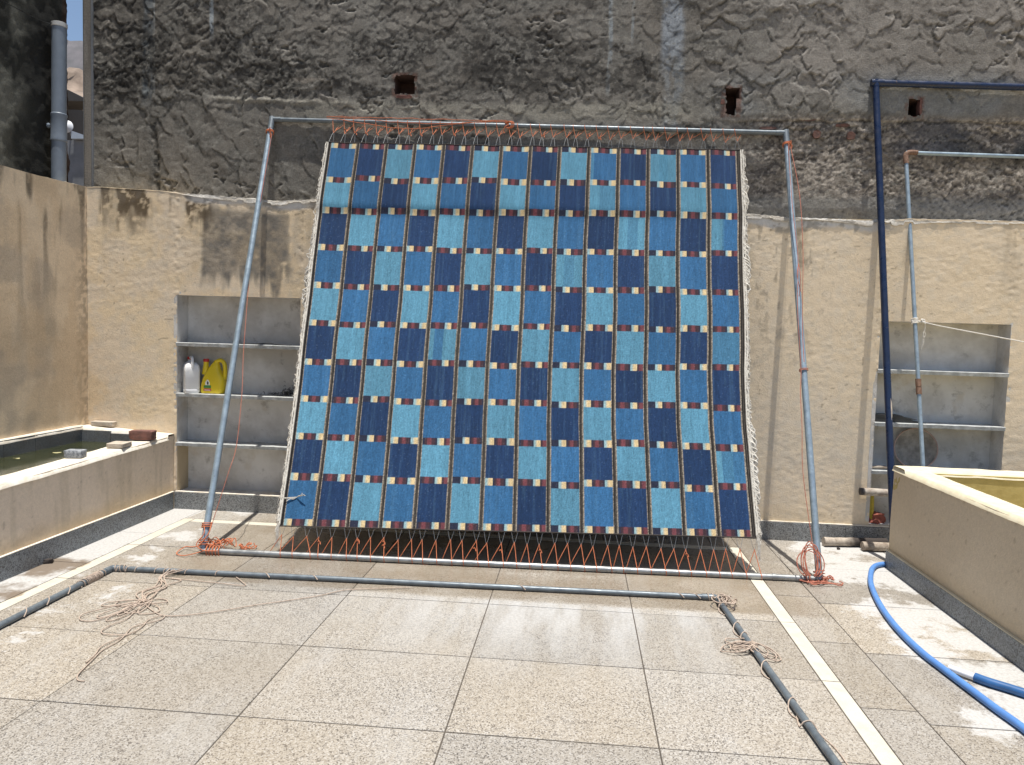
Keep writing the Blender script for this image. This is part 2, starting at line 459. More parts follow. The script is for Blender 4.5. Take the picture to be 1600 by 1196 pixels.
def grid_obj(name, P, C, mat, parent=None, keep=None, flip=False):
    """dense sheet from numpy arrays P (rows, cols, 3), paint C (rows, cols, 3)"""
    nr, nc = P.shape[:2]
    if parent is not None: P = P - np.array(parent_world(parent), dtype=P.dtype)
    idx = np.arange(nr * nc).reshape(nr, nc)
    q = np.stack([idx[:-1, :-1], idx[:-1, 1:], idx[1:, 1:], idx[1:, :-1]], -1)
    if flip: q = q[..., ::-1]
    q = q.reshape(-1, 4)
    if keep is not None: q = q[keep.reshape(-1)]
    me = bpy.data.meshes.new(name)
    me.vertices.add(nr * nc); me.vertices.foreach_set('co', P.astype(np.float32).ravel())
    nf = len(q)
    me.loops.add(nf * 4); me.loops.foreach_set('vertex_index', q.ravel().astype(np.int32))
    me.polygons.add(nf)
    me.polygons.foreach_set('loop_start', np.arange(0, nf * 4, 4, dtype=np.int32))
    me.polygons.foreach_set('loop_total', np.full(nf, 4, dtype=np.int32))
    me.polygons.foreach_set('use_smooth', np.ones(nf, dtype=bool))
    me.update(calc_edges=True)
    if C is not None:
        a = me.color_attributes.new('paint', 'FLOAT_COLOR', 'POINT')
        c4 = np.ones((nr * nc, 4), dtype=np.float32); c4[:, :3] = np.clip(C.reshape(-1, 3), 0.004, 1)
        a.data.foreach_set('color', c4.ravel())
    me.materials.append(mat)
    o = bpy.data.objects.new(name, me)
    return link(o, parent)

D = 6.236          # face of the cream wall
DU = 6.42          # face of the rough wall above it

# ================================================================== GROUND AND FLOOR
g = MB(); g.add([(-900, -900, -4), (900, -900, -4), (900, 900, -4), (-900, 900, -4)], [(0, 1, 2, 3)])
tag(g.build('ground', M['earth'], smooth=False), 'dusty ground of the town below the roof terrace', kind='structure')
fl = MB(); fl.box(-4.6, 5.6, -3.2, 6.6, -0.25, -0.0035)
floor = fl.build('floor', M['grout'], smooth=False)
tag(floor, 'terrace floor of large speckled stone slabs with thin dark joints', kind='structure')
tag(floor, kind='structure')
_tile_cache = {}
def slab(x0, x1, y0, y1, mat, name='tile', gap=0.0028):
    w, d = x1 - x0 - 2 * gap, y1 - y0 - 2 * gap * 1.5
    key = (round(w, 3), round(d, 3), mat.name)
    if key not in _tile_cache:
        b = MB(); e = 0.0015
        w2, d2 = w / 2, d / 2
        vs = [(-w2, -d2, -0.02), (w2, -d2, -0.02), (w2, d2, -0.02), (-w2, d2, -0.02),
              (-w2, -d2, -e), (w2, -d2, -e), (w2, d2, -e), (-w2, d2, -e),
              (-w2 + e, -d2 + e, 0), (w2 - e, -d2 + e, 0), (w2 - e, d2 - e, 0), (-w2 + e, d2 - e, 0)]
        fs = [(0, 1, 5, 4), (1, 2, 6, 5), (2, 3, 7, 6), (3, 0, 4, 7), (4, 5, 9, 8), (5, 6, 10, 9), (6, 7, 11, 10), (7, 4, 8, 11), (8, 9, 10, 11)]
        me = bpy.data.meshes.new(name); me.from_pydata(vs, [], fs); me.materials.append(mat); me.update()
        _tile_cache[key] = me
    o = bpy.data.objects.new(name, _tile_cache[key]); link(o, floor)
    o.location = ((x0 + x1) / 2, (y0 + y1) / 2, random.uniform(-0.0006, 0.0006))
    o.rotation_euler = (random.uniform(-1, 1) * 0.0012, random.uniform(-1, 1) * 0.0012, 0)
    return o
XJ = [-3.12, -2.205, -1.342, -0.48, 0.372, 1.21]
YJ = [-1.43, -0.70, 0.02, 0.735, 1.45, 2.18, 2.905, 3.62, 4.366, 5.13, 5.83]
for i in range(5):
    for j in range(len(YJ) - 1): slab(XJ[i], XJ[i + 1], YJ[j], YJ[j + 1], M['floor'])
for j in range(len(YJ) - 1):
    slab(1.21, 1.30, YJ[j], YJ[j + 1] if j < len(YJ) - 2 else 5.92, M['strip'], 'strip_tile')
    slab(-3.21, -3.12, YJ[j], YJ[j + 1] if j < len(YJ) - 2 else 5.92, M['strip'], 'strip_tile')
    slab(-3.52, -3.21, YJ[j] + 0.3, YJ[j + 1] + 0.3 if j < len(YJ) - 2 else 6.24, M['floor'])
for i in range(5): slab(XJ[i], XJ[i + 1], 5.83, 5.92, M['strip'], 'strip_tile')
bx = [-3.21, -2.4, -1.5, -0.62, 0.25, 1.10, 1.30]
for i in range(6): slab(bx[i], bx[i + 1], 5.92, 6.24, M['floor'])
YN = [-1.0, -0.28, 0.45, 1.18, 1.91, 2.64, 3.37, 4.104, 4.84, 5.57, 6.24]
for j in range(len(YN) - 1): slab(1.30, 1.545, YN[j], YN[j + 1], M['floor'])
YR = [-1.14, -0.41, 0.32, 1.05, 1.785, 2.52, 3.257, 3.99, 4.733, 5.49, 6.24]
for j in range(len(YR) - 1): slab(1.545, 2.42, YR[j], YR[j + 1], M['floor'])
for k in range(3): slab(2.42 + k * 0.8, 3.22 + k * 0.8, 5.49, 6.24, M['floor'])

# ================================================================== CREAM BACK WALL WITH TWO SHELF RECESSES
TX = np.array([-4.30, -4.013, -3.496, -3.325, -2.76, -2.592, -2.204, -1.0, 0.3, 1.293, 1.618, 2.258, 2.548, 3.407, 4.6])
TZ = np.array([2.767, 2.764, 2.733, 2.714, 2.685, 2.666, 2.693, 2.68, 2.65, 2.631, 2.603, 2.587, 2.608, 2.601, 2.60])
def wall_top(x): return np.interp(x, TX, TZ)
N1 = (-3.455, -2.36, 0.148, 1.858)
N2 = (2.385, 3.37, 0.165, 1.80)
bw = empty('boundary_wall', (0, D, 0), 'cream limewashed wall with two shelved recesses behind the hanging rug', 'wall')
def seg(a, b, st): return np.linspace(a, b, max(2, int(round((b - a) / st)) + 1))
xs = np.concatenate([seg(-4.27, N1[0], .011)[:-1], seg(N1[0], N1[1], .011)[:-1], seg(N1[1], N2[0], .011)[:-1], seg(N2[0], N2[1], .011)[:-1], seg(N2[1], 4.6, .02)])
zs = np.concatenate([seg(0, N1[2], .03)[:-1], [N1[2]], seg(N2[2], N2[3], .011)[:-1], [N2[3], N2[3] + .02, N2[3] + .04, N1[3]], np.linspace(N1[3], 1.0 + N1[3], 80)[1:]])
Xg, Zg = np.meshgrid(xs, zs)
top = wall_top(Xg) + 0.012 * (fbm(Xg * 6, Xg * 0, 5, 3) - .5)
hi = Zg > N1[3]
Zg = np.where(hi, N1[3] + (Zg - N1[3]) * (top - N1[3]), Zg)
h = 0.010 * (fbm(Xg * 1.2, Zg * 1.2, 21, 3) - .5) + 0.0022 * (fbm(Xg * 12, Zg * 20, 24, 4) - .5) + 0.003 * (fbm(Xg * 30, Zg * 45, 27, 2) - .5) * ss(.45, .6, fbm(Xg * 1.5, Zg * 1.5, 29, 2))
# chipped reveals
edge = np.minimum.reduce([np.abs(Xg - N1[0]), np.abs(Xg - N1[1]), np.abs(Xg - N2[0]), np.abs(Xg - N2[1])])
h += 0.006 * (vn(Xg * 40, Zg * 40, 31) - .5) * ss(.05, 0, edge)
Yg = D - h
C = np.zeros(Xg.shape + (3,), dtype=np.float32); C[:] = (0.80, 0.645, 0.44)
n1 = fbm(Xg * 0.9, Zg * 0.9, 41, 4); n2 = fbm(Xg * 4, Zg * 4, 45, 5); n3 = fbm(Xg * 20, Zg * 20, 50, 4)
C = mix(C, (0.70, 0.53, 0.34), ss(.42, .75, n1) * ss(-1.8, -3.2, Xg) * .7)
C = mix(C, (0.76, 0.65, 0.52), ss(.45, .65, n2) * .5)
C = mix(C, (0.76, 0.63, 0.465), ss(-1.5, 1.2, Xg) * .75)
C = mix(C, (0.60, 0.55, 0.47), ss(.5, .62, n3) * .25)
# grey patch of exposed render
drop = wall_top(Xg) - Zg
streak = fbm(Xg * 14, Zg * 1.6, 60, 4)
pm = ss(-3.26, -3.21, Xg + .04 * (n2 - .5)) * ss(-2.42, -2.52, Xg + .14 * (n2 - .5)) * ss(1.86, 2.02, Zg + .5 * (streak - .5)) * ss(.07, .14, drop)
pm = pm * ss(.36, .50, .30 * streak + .40 * n3 + .30 * n2 + .12 * (pm > .5)) 
C = mix(C, (0.155, 0.145, 0.13), np.clip(pm * (.70 + .6 * (n3 - .4)), 0, .92))
# brown mould streaks under the coping, left part
mm = ss(.40, .62, fbm(Xg * 9, Zg * 1.5, 70, 4) + .22 * np.exp(-((Xg + 3.86) / .16) ** 2) + .12 * np.exp(-((Xg + 3.40) / .08) ** 2)) * ss(.42, .03, drop + .30 * (fbm(Xg * 14, Zg * 5, 74, 3) - .5)) * ss(-3.0, -3.3, Xg)
C = mix(C, (0.10, 0.07, 0.04), np.clip(mm * 1.3 * ss(.30, .55, n3), 0, .92))
mm2 = ss(.55, .72, fbm(Xg * 11, Zg * 1.0, 76, 4)) * ss(.9, .0, drop) * .35
C = mix(C, (0.30, 0.25, 0.18), mm2)
mm3 = ss(.60, .70, fbm(Xg * 22, Zg * 9, 78, 4)) * ss(1.1, 1.5, Xg) * ss(2.1, 1.7, Xg) * ss(1.6, .2, drop) * .6
C = mix(C, (0.20, 0.17, 0.13), mm3)
wt = np.clip(ss(-3.42, -3.30, Xg) * ss(-2.15, -2.4, Xg) + ss(1.15, 1.35, Xg) * ss(2.6, 2.2, Xg), 0, 1)
C = mix(C, (0.62, 0.60, 0.57), wt * ss(.085, .05, drop + .09 * (n2 - .5) + .03 * (n3 - .5)) * .9)
C = mix(C, (0.26, 0.24, 0.21), (.3 + .7 * wt) * ss(.13, .07, drop + .12 * (n2 - .5)) * ss(.52, .62, n3) * .6)
# dark specks and hairline cracks
C = mix(C, (0.24, 0.19, 0.13), ss(.90, .93, vn(Xg * 34, Zg * 60, 80)) * ss(.50, .62, vn(Xg * 3, Zg * 3, 81)) * .6)
ck = np.abs(fbm(Xg * 2.2, Zg * 1.6, 84, 5) - .5)
C = mix(C, (0.40, 0.33, 0.25), ss(.004, .0, ck) * .45 * ss(.5, .6, vn(Xg * .9, Zg * .9, 85)))
# damp foot
C = mix(C, (0.48, 0.40, 0.28), ss(.30, .15, Zg + .1 * (n2 - .5)) * .4)
keep = np.ones((len(zs) - 1, len(xs) - 1), bool)
xc = (xs[:-1] + xs[1:]) / 2; zc = (zs[:-1] + zs[1:]) / 2
for a, b, c, d in (N1, N2):
    keep &= ~(((xc > a) & (xc < b))[None, :] & ((zc > c - .001) & (zc < d))[:, None])
grid_obj('plaster_face', np.stack([Xg, Yg, Zg], -1), C, M['cream'], bw, keep)
# masonry body behind the face
core = MB()
for a, b, c, d in ((-4.40, N1[0] - .032, 0, 2.60), (N1[1] + .032, N2[0] - .032, 0, 2.60), (N2[1] + .032, 4.6, 0, 2.57),
                   (N1[0] - .032, N1[1] + .032, N1[3] + .032, 2.60), (N2[0] - .032, N2[1] + .032, N2[3] + .032, 2.57)):
    core.box(a, b, D + .02, 6.60, c, d)
core.build('wall_core', M['cream_tank'], bw, smooth=False)
# rough coping with white bloom
cx = np.linspace(-4.27, 4.6, 900); cs = np.linspace(0, 1, 22)
Xc, Sc = np.meshgrid(cx, cs)
tz = wall_top(Xc) + 0.012 * (fbm(Xc * 6, Xc * 0, 5, 3) - .5)
lump = fbm(Xc * 12, Sc * 4, 90, 4)
band = ss(-3.6, -3.3, Xc)
a0 = np.clip(Sc / .35, 0, 1); b0 = np.clip((Sc - .35) / .65, 0, 1)
flake = (vn(Xc * 9, Xc * 0, 93) > .45) * .6 + .4 * vn(Xc * 31, Xc * 0, 94)
Yc = D - .0035 - .006 * band * lump + .006 * ss(.0, .35, Sc) + b0 * (DU + .03 - D)
hh = (0.012 + .050 * flake * vn(Xc * 2.1, Xc * 0, 92)) * band + .004
Zc = tz - hh * (1 - a0) + .012 * (vn(Xc * 40, Sc * 9, 96) - .5) * ss(0, .3, Sc) * band + 0.03 * b0 * lump
Cc = np.zeros(Xc.shape + (3,), dtype=np.float32); Cc[:] = (0.46, 0.42, 0.36)
Cc = mix(Cc, (0.72, 0.60, 0.42), ss(-3.2, -3.5, Xc))
Cc = mix(Cc, (0.22, 0.20, 0.17), ss(.50, .60, fbm(Xc * 10, Sc * 5, 95, 4)) * ss(-3.6, -3.3, Xc) * .75)
Cc = mix(Cc, (0.62, 0.60, 0.56), ss(.54, .66, fbm(Xc * 5, Sc * 3, 97, 4)) * band * .7)
grid_obj('coping', np.stack([Xc, Yc, Zc], -1), Cc, M['rough_plaster'], bw)
# recess linings and shelves
def niche(N, shelves, lowcream=False):
    a, b, c, d = N; y0 = D + .001; y1 = D + .185; t = .03
    l = MB()
    l.box(a - t, b + t, y1, y1 + t, c - t, d + t)
    l.box(a - t, a, y0, y1, c, d); l.box(b, b + t, y0, y1, c, d)
    l.box(a - t, b + t, y0, y1, d, d + t)
    l.box(a - t, b + t, y0 + .012, y1, c - t, c)
    n = l.build('recess_lining', M['niche'], bw, smooth=False)
    for z, th in shelves:
        s = MB(); xa = np.linspace(a - .004, b + .004, 60)
        secs = []
        for x in xa:
            w = .004 * math.sin(x * 31) + .003 * math.sin(x * 77 + 1)
            secs.append([(x, y0 - .008 + w, z - th), (x, y0 - .010 + w, z - .004), (x, y0 - .006 + w, z), (x, y1 - .001, z), (x, y1 - .001, z - th)])
        s.loft(secs)
        s.build('shelf', M['shelf'], n, smooth=False)
    return n
nl = niche(N1, ((1.452, .032), (1.012, .030), (0.582, .030)))
nr_ = niche(N2, ((1.418, .032), (0.993, .032), (0.605, .030)))
lo = MB(); lo.box(N1[0] + .001, N1[0] + .006, D + .002, D + .184, N1[2], .55)
o = lo.build('lower_reveal', M['cream_tank'], nl, smooth=False); o['label'] = 'cream painted lower reveal'
# skirting stones
def skirt(parent, pieces, mat, axis, face, z1=0.145, th=0.012, out=-1):
    for a, b in pieces:
        s = MB()
        if axis == 'x': s.box(a + .001, b - .001, min(face, face + out * th), max(face, face + out * th), 0.001, z1 + random.uniform(-.002, .002))
        else: s.box(min(face, face + out * th), max(face, face + out * th), a + .001, b - .001, 0.001, z1 + random.uniform(-.002, .002))
        s.build('skirting_stone', mat, parent, smooth=False, bevel=.0015)
skirt(bw, ((-3.468, -2.52), (-2.52, -1.6), (-1.6, -.65), (-.65, .3), (.3, 1.25), (1.25, 2.2), (2.2, 3.1), (3.1, 4.0)), M['granite'], 'x', D + .006, .146, .026)
lg = MB(); lg.box(-3.46, 4.0, D - .0185, D + .01, .1485, .1545); lg.build('skirting_ledge', M['lime'], bw, smooth=False)

# ================================================================== ROUGH HOUSE WALL ABOVE
house = empty('neighbour_house', (0, DU, 2.4), 'tall neighbouring house wall of rough grey trowelled cement above the cream wall', 'building')
st = 0.0075
hx = np.arange(-4.345, 4.2, st); hz = np.arange(2.42, 4.85, st)
XX, ZZ = np.meshgrid(hx, hz)
H = 0.030 * (fbm(XX * .8, ZZ * .8, 101, 3) - .5)
rs = np.random.RandomState(5)
def dab(H, cx, cz, ang, rx, rz, amp, soft=.35, bow=.5):
    i0 = int((cz - max(rx, rz) * 1.3 - hz[0]) / st); i1 = int((cz + max(rx, rz) * 1.3 - hz[0]) / st)
    j0 = int((cx - max(rx, rz) * 1.3 - hx[0]) / st); j1 = int((cx + max(rx, rz) * 1.3 - hx[0]) / st)
    i0 = max(i0, 0); j0 = max(j0, 0); i1 = min(i1, H.shape[0]); j1 = min(j1, H.shape[1])
    if i1 - i0 < 4 or j1 - j0 < 4: return
    x = XX[i0:i1, j0:j1] - cx; z = ZZ[i0:i1, j0:j1] - cz
    wob = (vn(XX[i0:i1, j0:j1] * 16, ZZ[i0:i1, j0:j1] * 16, 111) - .5)
    p = (x * math.cos(ang) + z * math.sin(ang)) / rx + wob * .35
    q = (-x * math.sin(ang) + z * math.cos(ang)) / rz
    p = p + bow * q * q                        # crescent shaped leading lip
    side = ss(1.0, .8, np.abs(q) + wob * .2)
    front = ss(1.0, .90, p); back = ss(-1.0, -1.0 + soft * 2, p)
    m = side * front * back
    sub = H[i0:i1, j0:j1]
    base = float(sub[m > .3].mean()) if (m > .3).any() else float(sub.mean())
    new = base + amp * (.9 * ss(-.6, 1.0, p) + .25 * ss(.72, .97, p) - .45)
    H[i0:i1, j0:j1] = sub * (1 - m) + new * m
def zone(n, xr, zr, size, amp, ang, spread, bow=.5, asp=1.0):
    for _ in range(n):
        cx = rs.uniform(*xr); cz = rs.uniform(*zr)
        s = rs.uniform(*size)
        dab(H, cx, cz, ang + rs.normal() * spread, s, s * asp * rs.uniform(.7, 1.5), amp * rs.uniform(.5, 1.3), .35, bow * rs.uniform(.2, 1.4))
zone(900, (-4.4, 1.3), (3.4, 4.9), (.05, .12), .011, -1.4, .7, .6, 1.5)
zone(900, (-4.4, -1.5), (2.4, 3.55), (.07, .15), .014, -2.5, .5, .45, 1.2)
zone(1000, (.6, 4.3), (3.38, 4.9), (.06, .13), .016, -1.8, .9, 1.1, 1.2)
zone(500, (.6, 4.3), (3.38, 4.9), (.05, .09), .013, -1.2, .6, 1.3, 1.1)
zone(700, (1.0, 4.3), (2.40, 3.40), (.03, .07), .006, -1.6, 1.0, .4, 1.5)
zone(2200, (-4.4, 1.3), (3.5, 4.9), (.025, .055), .010, -1.4, .8, .7, 1.6)
zone(900, (-4.4, -1.5), (2.4, 3.55), (.03, .06), .006, -2.4, .6, .5, 1.8)
def plate(cx, cz, ang, rx, rz, amp):
    r_ = max(rx, rz) * 1.35
    i0, i1 = max(int((cz - r_ - hz[0]) / st), 0), min(int((cz + r_ - hz[0]) / st), H.shape[0])
    j0, j1 = max(int((cx - r_ - hx[0]) / st), 0), min(int((cx + r_ - hx[0]) / st), H.shape[1])
    if i1 - i0 < 5 or j1 - j0 < 5: return
    X_, Z_ = XX[i0:i1, j0:j1], ZZ[i0:i1, j0:j1]
    x = X_ - cx; z = Z_ - cz
    w1 = fbm(X_ * 11 + cx, Z_ * 11, 112, 3) - .5
    p = (x * math.cos(ang) + z * math.sin(ang)) / rx; q = (-x * math.sin(ang) + z * math.cos(ang)) / rz
    rad = np.sqrt(p * p + q * q) + w1 * .8
    m = ss(1.0, .93, rad) * ss(-.9, -.1, p)
    sub = H[i0:i1, j0:j1]
    base = float(sub[rad < 1].mean()) if (rad < 1).any() else 0.0
    new = base + amp * p + .35 * (sub - base)
    H[i0:i1, j0:j1] = sub * (1 - m) + new * m
def plates(n, xr, zr, size, amp, ang, spread):
    for _ in range(n):
        s_ = rs.uniform(*size)
        plate(rs.uniform(*xr), rs.uniform(*zr), ang + rs.normal() * spread, s_, s_ * rs.uniform(.6, 1.6), amp * rs.uniform(.6, 1.3))
plates(620, (.6, 4.3), (3.36, 4.9), (.06, .15), .013, -1.6, .8)
plates(70, (-4.4, -1.5), (2.4, 3.55), (.08, .18), .009, -2.3, .5)
zone(420, (-4.4, -1.5), (2.4, 3.55), (.06, .13), .012, -2.5, .4, .35, 1.3)
plates(330, (-4.4, 1.3), (3.5, 4.9), (.04, .10), .012, -1.5, .7)
zone(260, (.6, 4.3), (3.38, 4.9), (.025, .05), .006, -1.6, .9, .9, 1.7)
H += (.009 - .006 * ss(.5, 1.2, XX)) * (fbm(XX * 14, ZZ * 16, 115, 4) - .5)
# rough pebbly render low on the right and mid band on the left
rough = ss(3.47, 3.40, ZZ + .06 * (fbm(XX * 3, ZZ * 3, 120, 3) - .5)) * ss(1.0, 1.5, XX)
rough2 = ss(3.52, 3.62, ZZ) * ss(4.25, 4.0, ZZ) * ss(.6, .0, XX)
H += (.013 * (fbm(XX * 38, ZZ * 48, 122, 3) - .5)) * rough - .012 * rough
H += (.018 * (fbm(XX * 22, ZZ * 20, 126, 4) - .5)) * rough2
H += .0045 * (fbm(XX * 28, ZZ * 28, 130, 3) - .5)
att = .55 + .60 * ss(.35, .62, fbm(XX * 1.6, ZZ * 1.9, 131, 4))
Hs = .03 * (fbm(XX * .8, ZZ * .8, 101, 3) - .5)
H = Hs + (H - Hs) * .62 * att
pit = ss(.66, .74, fbm(XX * 8, ZZ * 13, 136, 4)) * ss(.5, .62, fbm(XX * 1.5, ZZ * 1.5, 137, 3))
H -= .010 * pit
ridge = np.abs(fbm(XX * 1.1, ZZ * 3.6, 138, 4) - .5)
# step where the upper coat ends
stepz = 3.405 + .05 * (fbm(XX * 5, XX * 0, 133, 4) - .5)
H += .010 * ss(stepz - .004, stepz + .006, ZZ) * ss(.9, 1.4, XX)
# rebated flat band close under the coping
H -= .02 * ss(2.72, 2.62, ZZ)
# vertical crack left
crx = -3.80 + .07 * (fbm(ZZ * 3, ZZ * 0, 140, 3) - .5) + .10 * (3.3 - ZZ)
H -= .014 * ss(.05, .01, np.abs(XX - crx)) * ss(3.42, 3.35, ZZ) * (.4 + .9 * vn(XX * 30, ZZ * 30, 141))
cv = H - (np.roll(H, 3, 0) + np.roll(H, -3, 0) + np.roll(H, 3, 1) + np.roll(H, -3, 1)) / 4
a1 = fbm(XX * 1.0, ZZ * 1.0, 150, 5); a2 = fbm(XX * 5, ZZ * 5, 155, 5); a3 = fbm(XX * 26, ZZ * 26, 160, 4)
C = np.zeros(XX.shape + (3,), dtype=np.float32); C[:] = (0.235, 0.215, 0.185)
C = mix(C, (0.185, 0.175, 0.155), ss(.4, .62, a2) * .8)
C = mix(C, (0.27, 0.255, 0.225), ss(.45, .65, a1) * .5)
C = mix(C, (0.29, 0.265, 0.235), ss(.7, 2.0, XX) * ss(3.45, 3.7, ZZ) * .75)
C = mix(C, (0.235, 0.24, 0.235), ss(.4, .6, fbm(XX * 1.7, ZZ * 2.2, 165, 3)) * ss(.7, 1.4, XX) * ss(3.4, 3.5, ZZ) * ss(3.9, 3.65, ZZ) * .8)
# grey-blue washed streaks
def vband(x0, w, z0, z1, c, amt, wob=.03, seed=170):
    global C
    xx = XX + wob * (fbm(ZZ * 3, XX * 4, seed, 3) - .5)
    m = ss(w, w * .55, np.abs(xx - x0)) * ss(z0 - .08, z0 + .05, ZZ) * ss(z1 + .05, z1 - .05, ZZ) * ss(.25, .5, fbm(XX * 22, ZZ * 7, seed + 3, 4))
    C = mix(C, c, m * amt)
vband(.68, .115, 3.80, 5, (0.36, 0.39, 0.42), .95, .03, 170)
vband(.70, .10, 3.36, 3.9, (0.26, 0.275, 0.28), .8, .05, 171)
vband(-3.83, .06, 3.55, 5, (0.20, 0.225, 0.24), .8, .05, 173)
vband(-3.25, .022, 4.10, 5, (0.42, 0.46, 0.48), .95, .02, 176)
vband(-3.77, .006, 3.6, 5, (0.45, 0.46, 0.44), .8, .008, 178)
vband(.17, .022, 3.65, 5, (0.34, 0.37, 0.38), .9, .02, 180)
vband(.35, .013, 4.05, 5, (0.34, 0.36, 0.36), .8, .02, 182)
# lime colour low right, brown and dark mottling
C = mix(C, (0.25, 0.215, 0.18), rough * .7)
C = mix(C, (0.46, 0.41, 0.35), rough * ss(.50, .60, fbm(XX * 44, ZZ * 50, 188, 3) * .65 + .35 * fbm(XX * 9, ZZ * 16, 190, 3)) * .85)
C = mix(C, (0.09, 0.08, 0.075), rough * ss(.50, .58, .5 * fbm(XX * 12, ZZ * 18, 194, 4) + .5 * fbm(XX * 40, ZZ * 46, 199, 3)) * .8)
C = mix(C, (0.115, 0.115, 0.125), rough * ss(.40, .6, fbm(XX * 2.2, ZZ * 2.2, 196, 4)) * ss(2.2, 2.9, XX) * ss(3.05, 3.2, ZZ) * .8)
C = mix(C, (0.24, 0.235, 0.22), ss(2.84, 2.76, ZZ) * ss(1.0, 1.4, XX) * .8)
C = mix(C, (0.04, 0.042, 0.042), ss(.48, .60, fbm(XX * 2.2, ZZ * 2.6, 198, 5)) * ss(2.7, 3.3, XX) * ss(3.0, 3.15, ZZ) * ss(3.45, 3.3, ZZ) * .8)
# black mildew, strongest upper left and in a belt
bl = ss(.42, .58, fbm(XX * 2.6, ZZ * 3.0, 200, 5)) * ss(3.55, 3.75, ZZ) * ss(4.35, 4.05, ZZ + .15 * a1) * ss(.9, -.6, XX)
bl2 = ss(.40, .60, fbm(XX * 3, ZZ * 2, 205, 5)) * ss(-3.45, -3.85, XX) * ss(3.35, 3.9, ZZ) * .9
fine = ss(.35, .60, a3)
C = mix(C, (0.045, 0.042, 0.038), np.clip(bl * .9 + bl2 * .9, 0, .92) * (.35 + .65 * fine))
C = mix(C, (0.05, 0.045, 0.04), ss(.56, .70, fbm(XX * 7, ZZ * 9, 210, 4)) * ss(1.5, .2, XX) * ss(3.4, 3.7, ZZ) * .6)
C = mix(C, (0.05, 0.05, 0.048), ss(.16, .03, np.abs(XX - crx) + .08 * a2) * ss(3.45, 3.3, ZZ) * ss(.4, .6, a3) * .8)
# pale ledge of leftover mortar
pz = 3.55 + .04 * (fbm(XX * 4, XX * 0, 220, 4) - .5) - .03 * (XX + 2.6)
C = mix(C, (0.42, 0.39, 0.32), ss(.03, .008, np.abs(ZZ - pz)) * ss(-3.35, -3.1, XX) * ss(-1.9, -2.2, XX) * .55 * ss(.40, .55, a2))
H += .008 * ss(.38, .55, a2) * ss(.035, .0, np.abs(ZZ - pz)) * ss(-3.35, -3.1, XX) * ss(-1.9, -2.2, XX)
pz2 = 3.40 + .05 * (fbm(XX * 4, XX * 0, 222, 4) - .5)
C = mix(C, (0.36, 0.34, 0.28), ss(.11, .03, np.abs(ZZ - pz2 - .07)) * ss(-2.7, -2.3, XX) * ss(1.1, .7, XX) * .6)
C = mix(C, (0.34, 0.30, 0.25), ss(.09, .02, np.abs(XX + 2.42) * .35 + np.abs(ZZ - 3.73) * 2.2) * .8)
# relief shading painted into the colour: cavities darkened, crests lightened
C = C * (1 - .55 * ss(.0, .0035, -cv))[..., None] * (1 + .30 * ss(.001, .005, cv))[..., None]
g4 = fbm(XX * 50, ZZ * 50, 216, 2)
C = mix(C, (0.30, 0.285, 0.25), ss(.56, .66, .55 * g4 + .45 * a2) * .55)
C = mix(C, (0.06, 0.056, 0.05), ss(.57, .66, .5 * a3 + .5 * fbm(XX * 2.2, ZZ * 5, 217, 4)) * ss(3.35, 3.6, ZZ) * ss(2.2, .6, XX) * .75)
C = C * (.79 + .12 * ss(.8, 2.0, XX) + .35 * (a1 - .5))[..., None] * (1 + .5 * (a3 - .5))[..., None]
# pointed holes left by scaffolding
HOLES = ((-1.632, -1.458, 3.614, 3.768), (1.115, 1.232, 3.455, 3.665), (2.560, 2.662, 3.448, 3.578))
keepH = np.ones((len(hz) - 1, len(hx) - 1), bool)
xc = (hx[:-1] + hx[1:]) / 2; zc = (hz[:-1] + hz[1:]) / 2
XC, ZC = np.meshgrid(xc, zc)
for a, b, c, d in HOLES:
    w = .016 * (vn(XC * 45, ZC * 45, 230) - .5)
    if a == 1.115:   # keyhole shape: wide on top, narrow below
        ww = np.where(ZC > 3.585, .058, .040); mid = np.where(ZC > 3.585, 1.180, 1.172)
        keepH &= ~((np.abs(XC - mid) < ww + w) & (ZC > c + w) & (ZC < d + w))
    else:
        keepH &= ~((XC > a + w) & (XC < b + w) & (ZC > c + w) & (ZC < d + w))
    nearh = ss(.035, .01, np.maximum(np.maximum(a - XX, XX - b), np.maximum(c - ZZ, ZZ - d)))
    C = mix(C, (0.15, 0.08, 0.06), nearh * ss(.4, .6, a3) * .7)
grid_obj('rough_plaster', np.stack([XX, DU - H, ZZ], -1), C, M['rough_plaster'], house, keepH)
for a, b, c, d in HOLES:
    e = .03; b_ = MB()
    y0, y1 = DU + .025, DU + .22
    b_.box(a - e, b + e, y1, y1 + .05, c - e, d + e)
    b_.box(a - e - .05, a - .004, y0, y1, c - e, d + e); b_.box(b + .004, b + e + .05, y0, y1, c - e, d + e)
    b_.box(a - e, b + e, y0, y1, d + .004, d + .06); b_.box(a - e, b + e, y0, y1, c - .06, c - .004)
    b_.build('scaffold_hole', M['hole'], house, smooth=False)
def brick(x0, x1, z0, z1, y, mat, parent, dy=.02):
    b = MB(); b.box(x0, x1, y, y + .06, z0, z1)
    o = b.build('brick', mat, parent, bevel=.004, smooth=False)
    o.rotation_euler = (0, random.uniform(-.03, .03), 0)
    return o
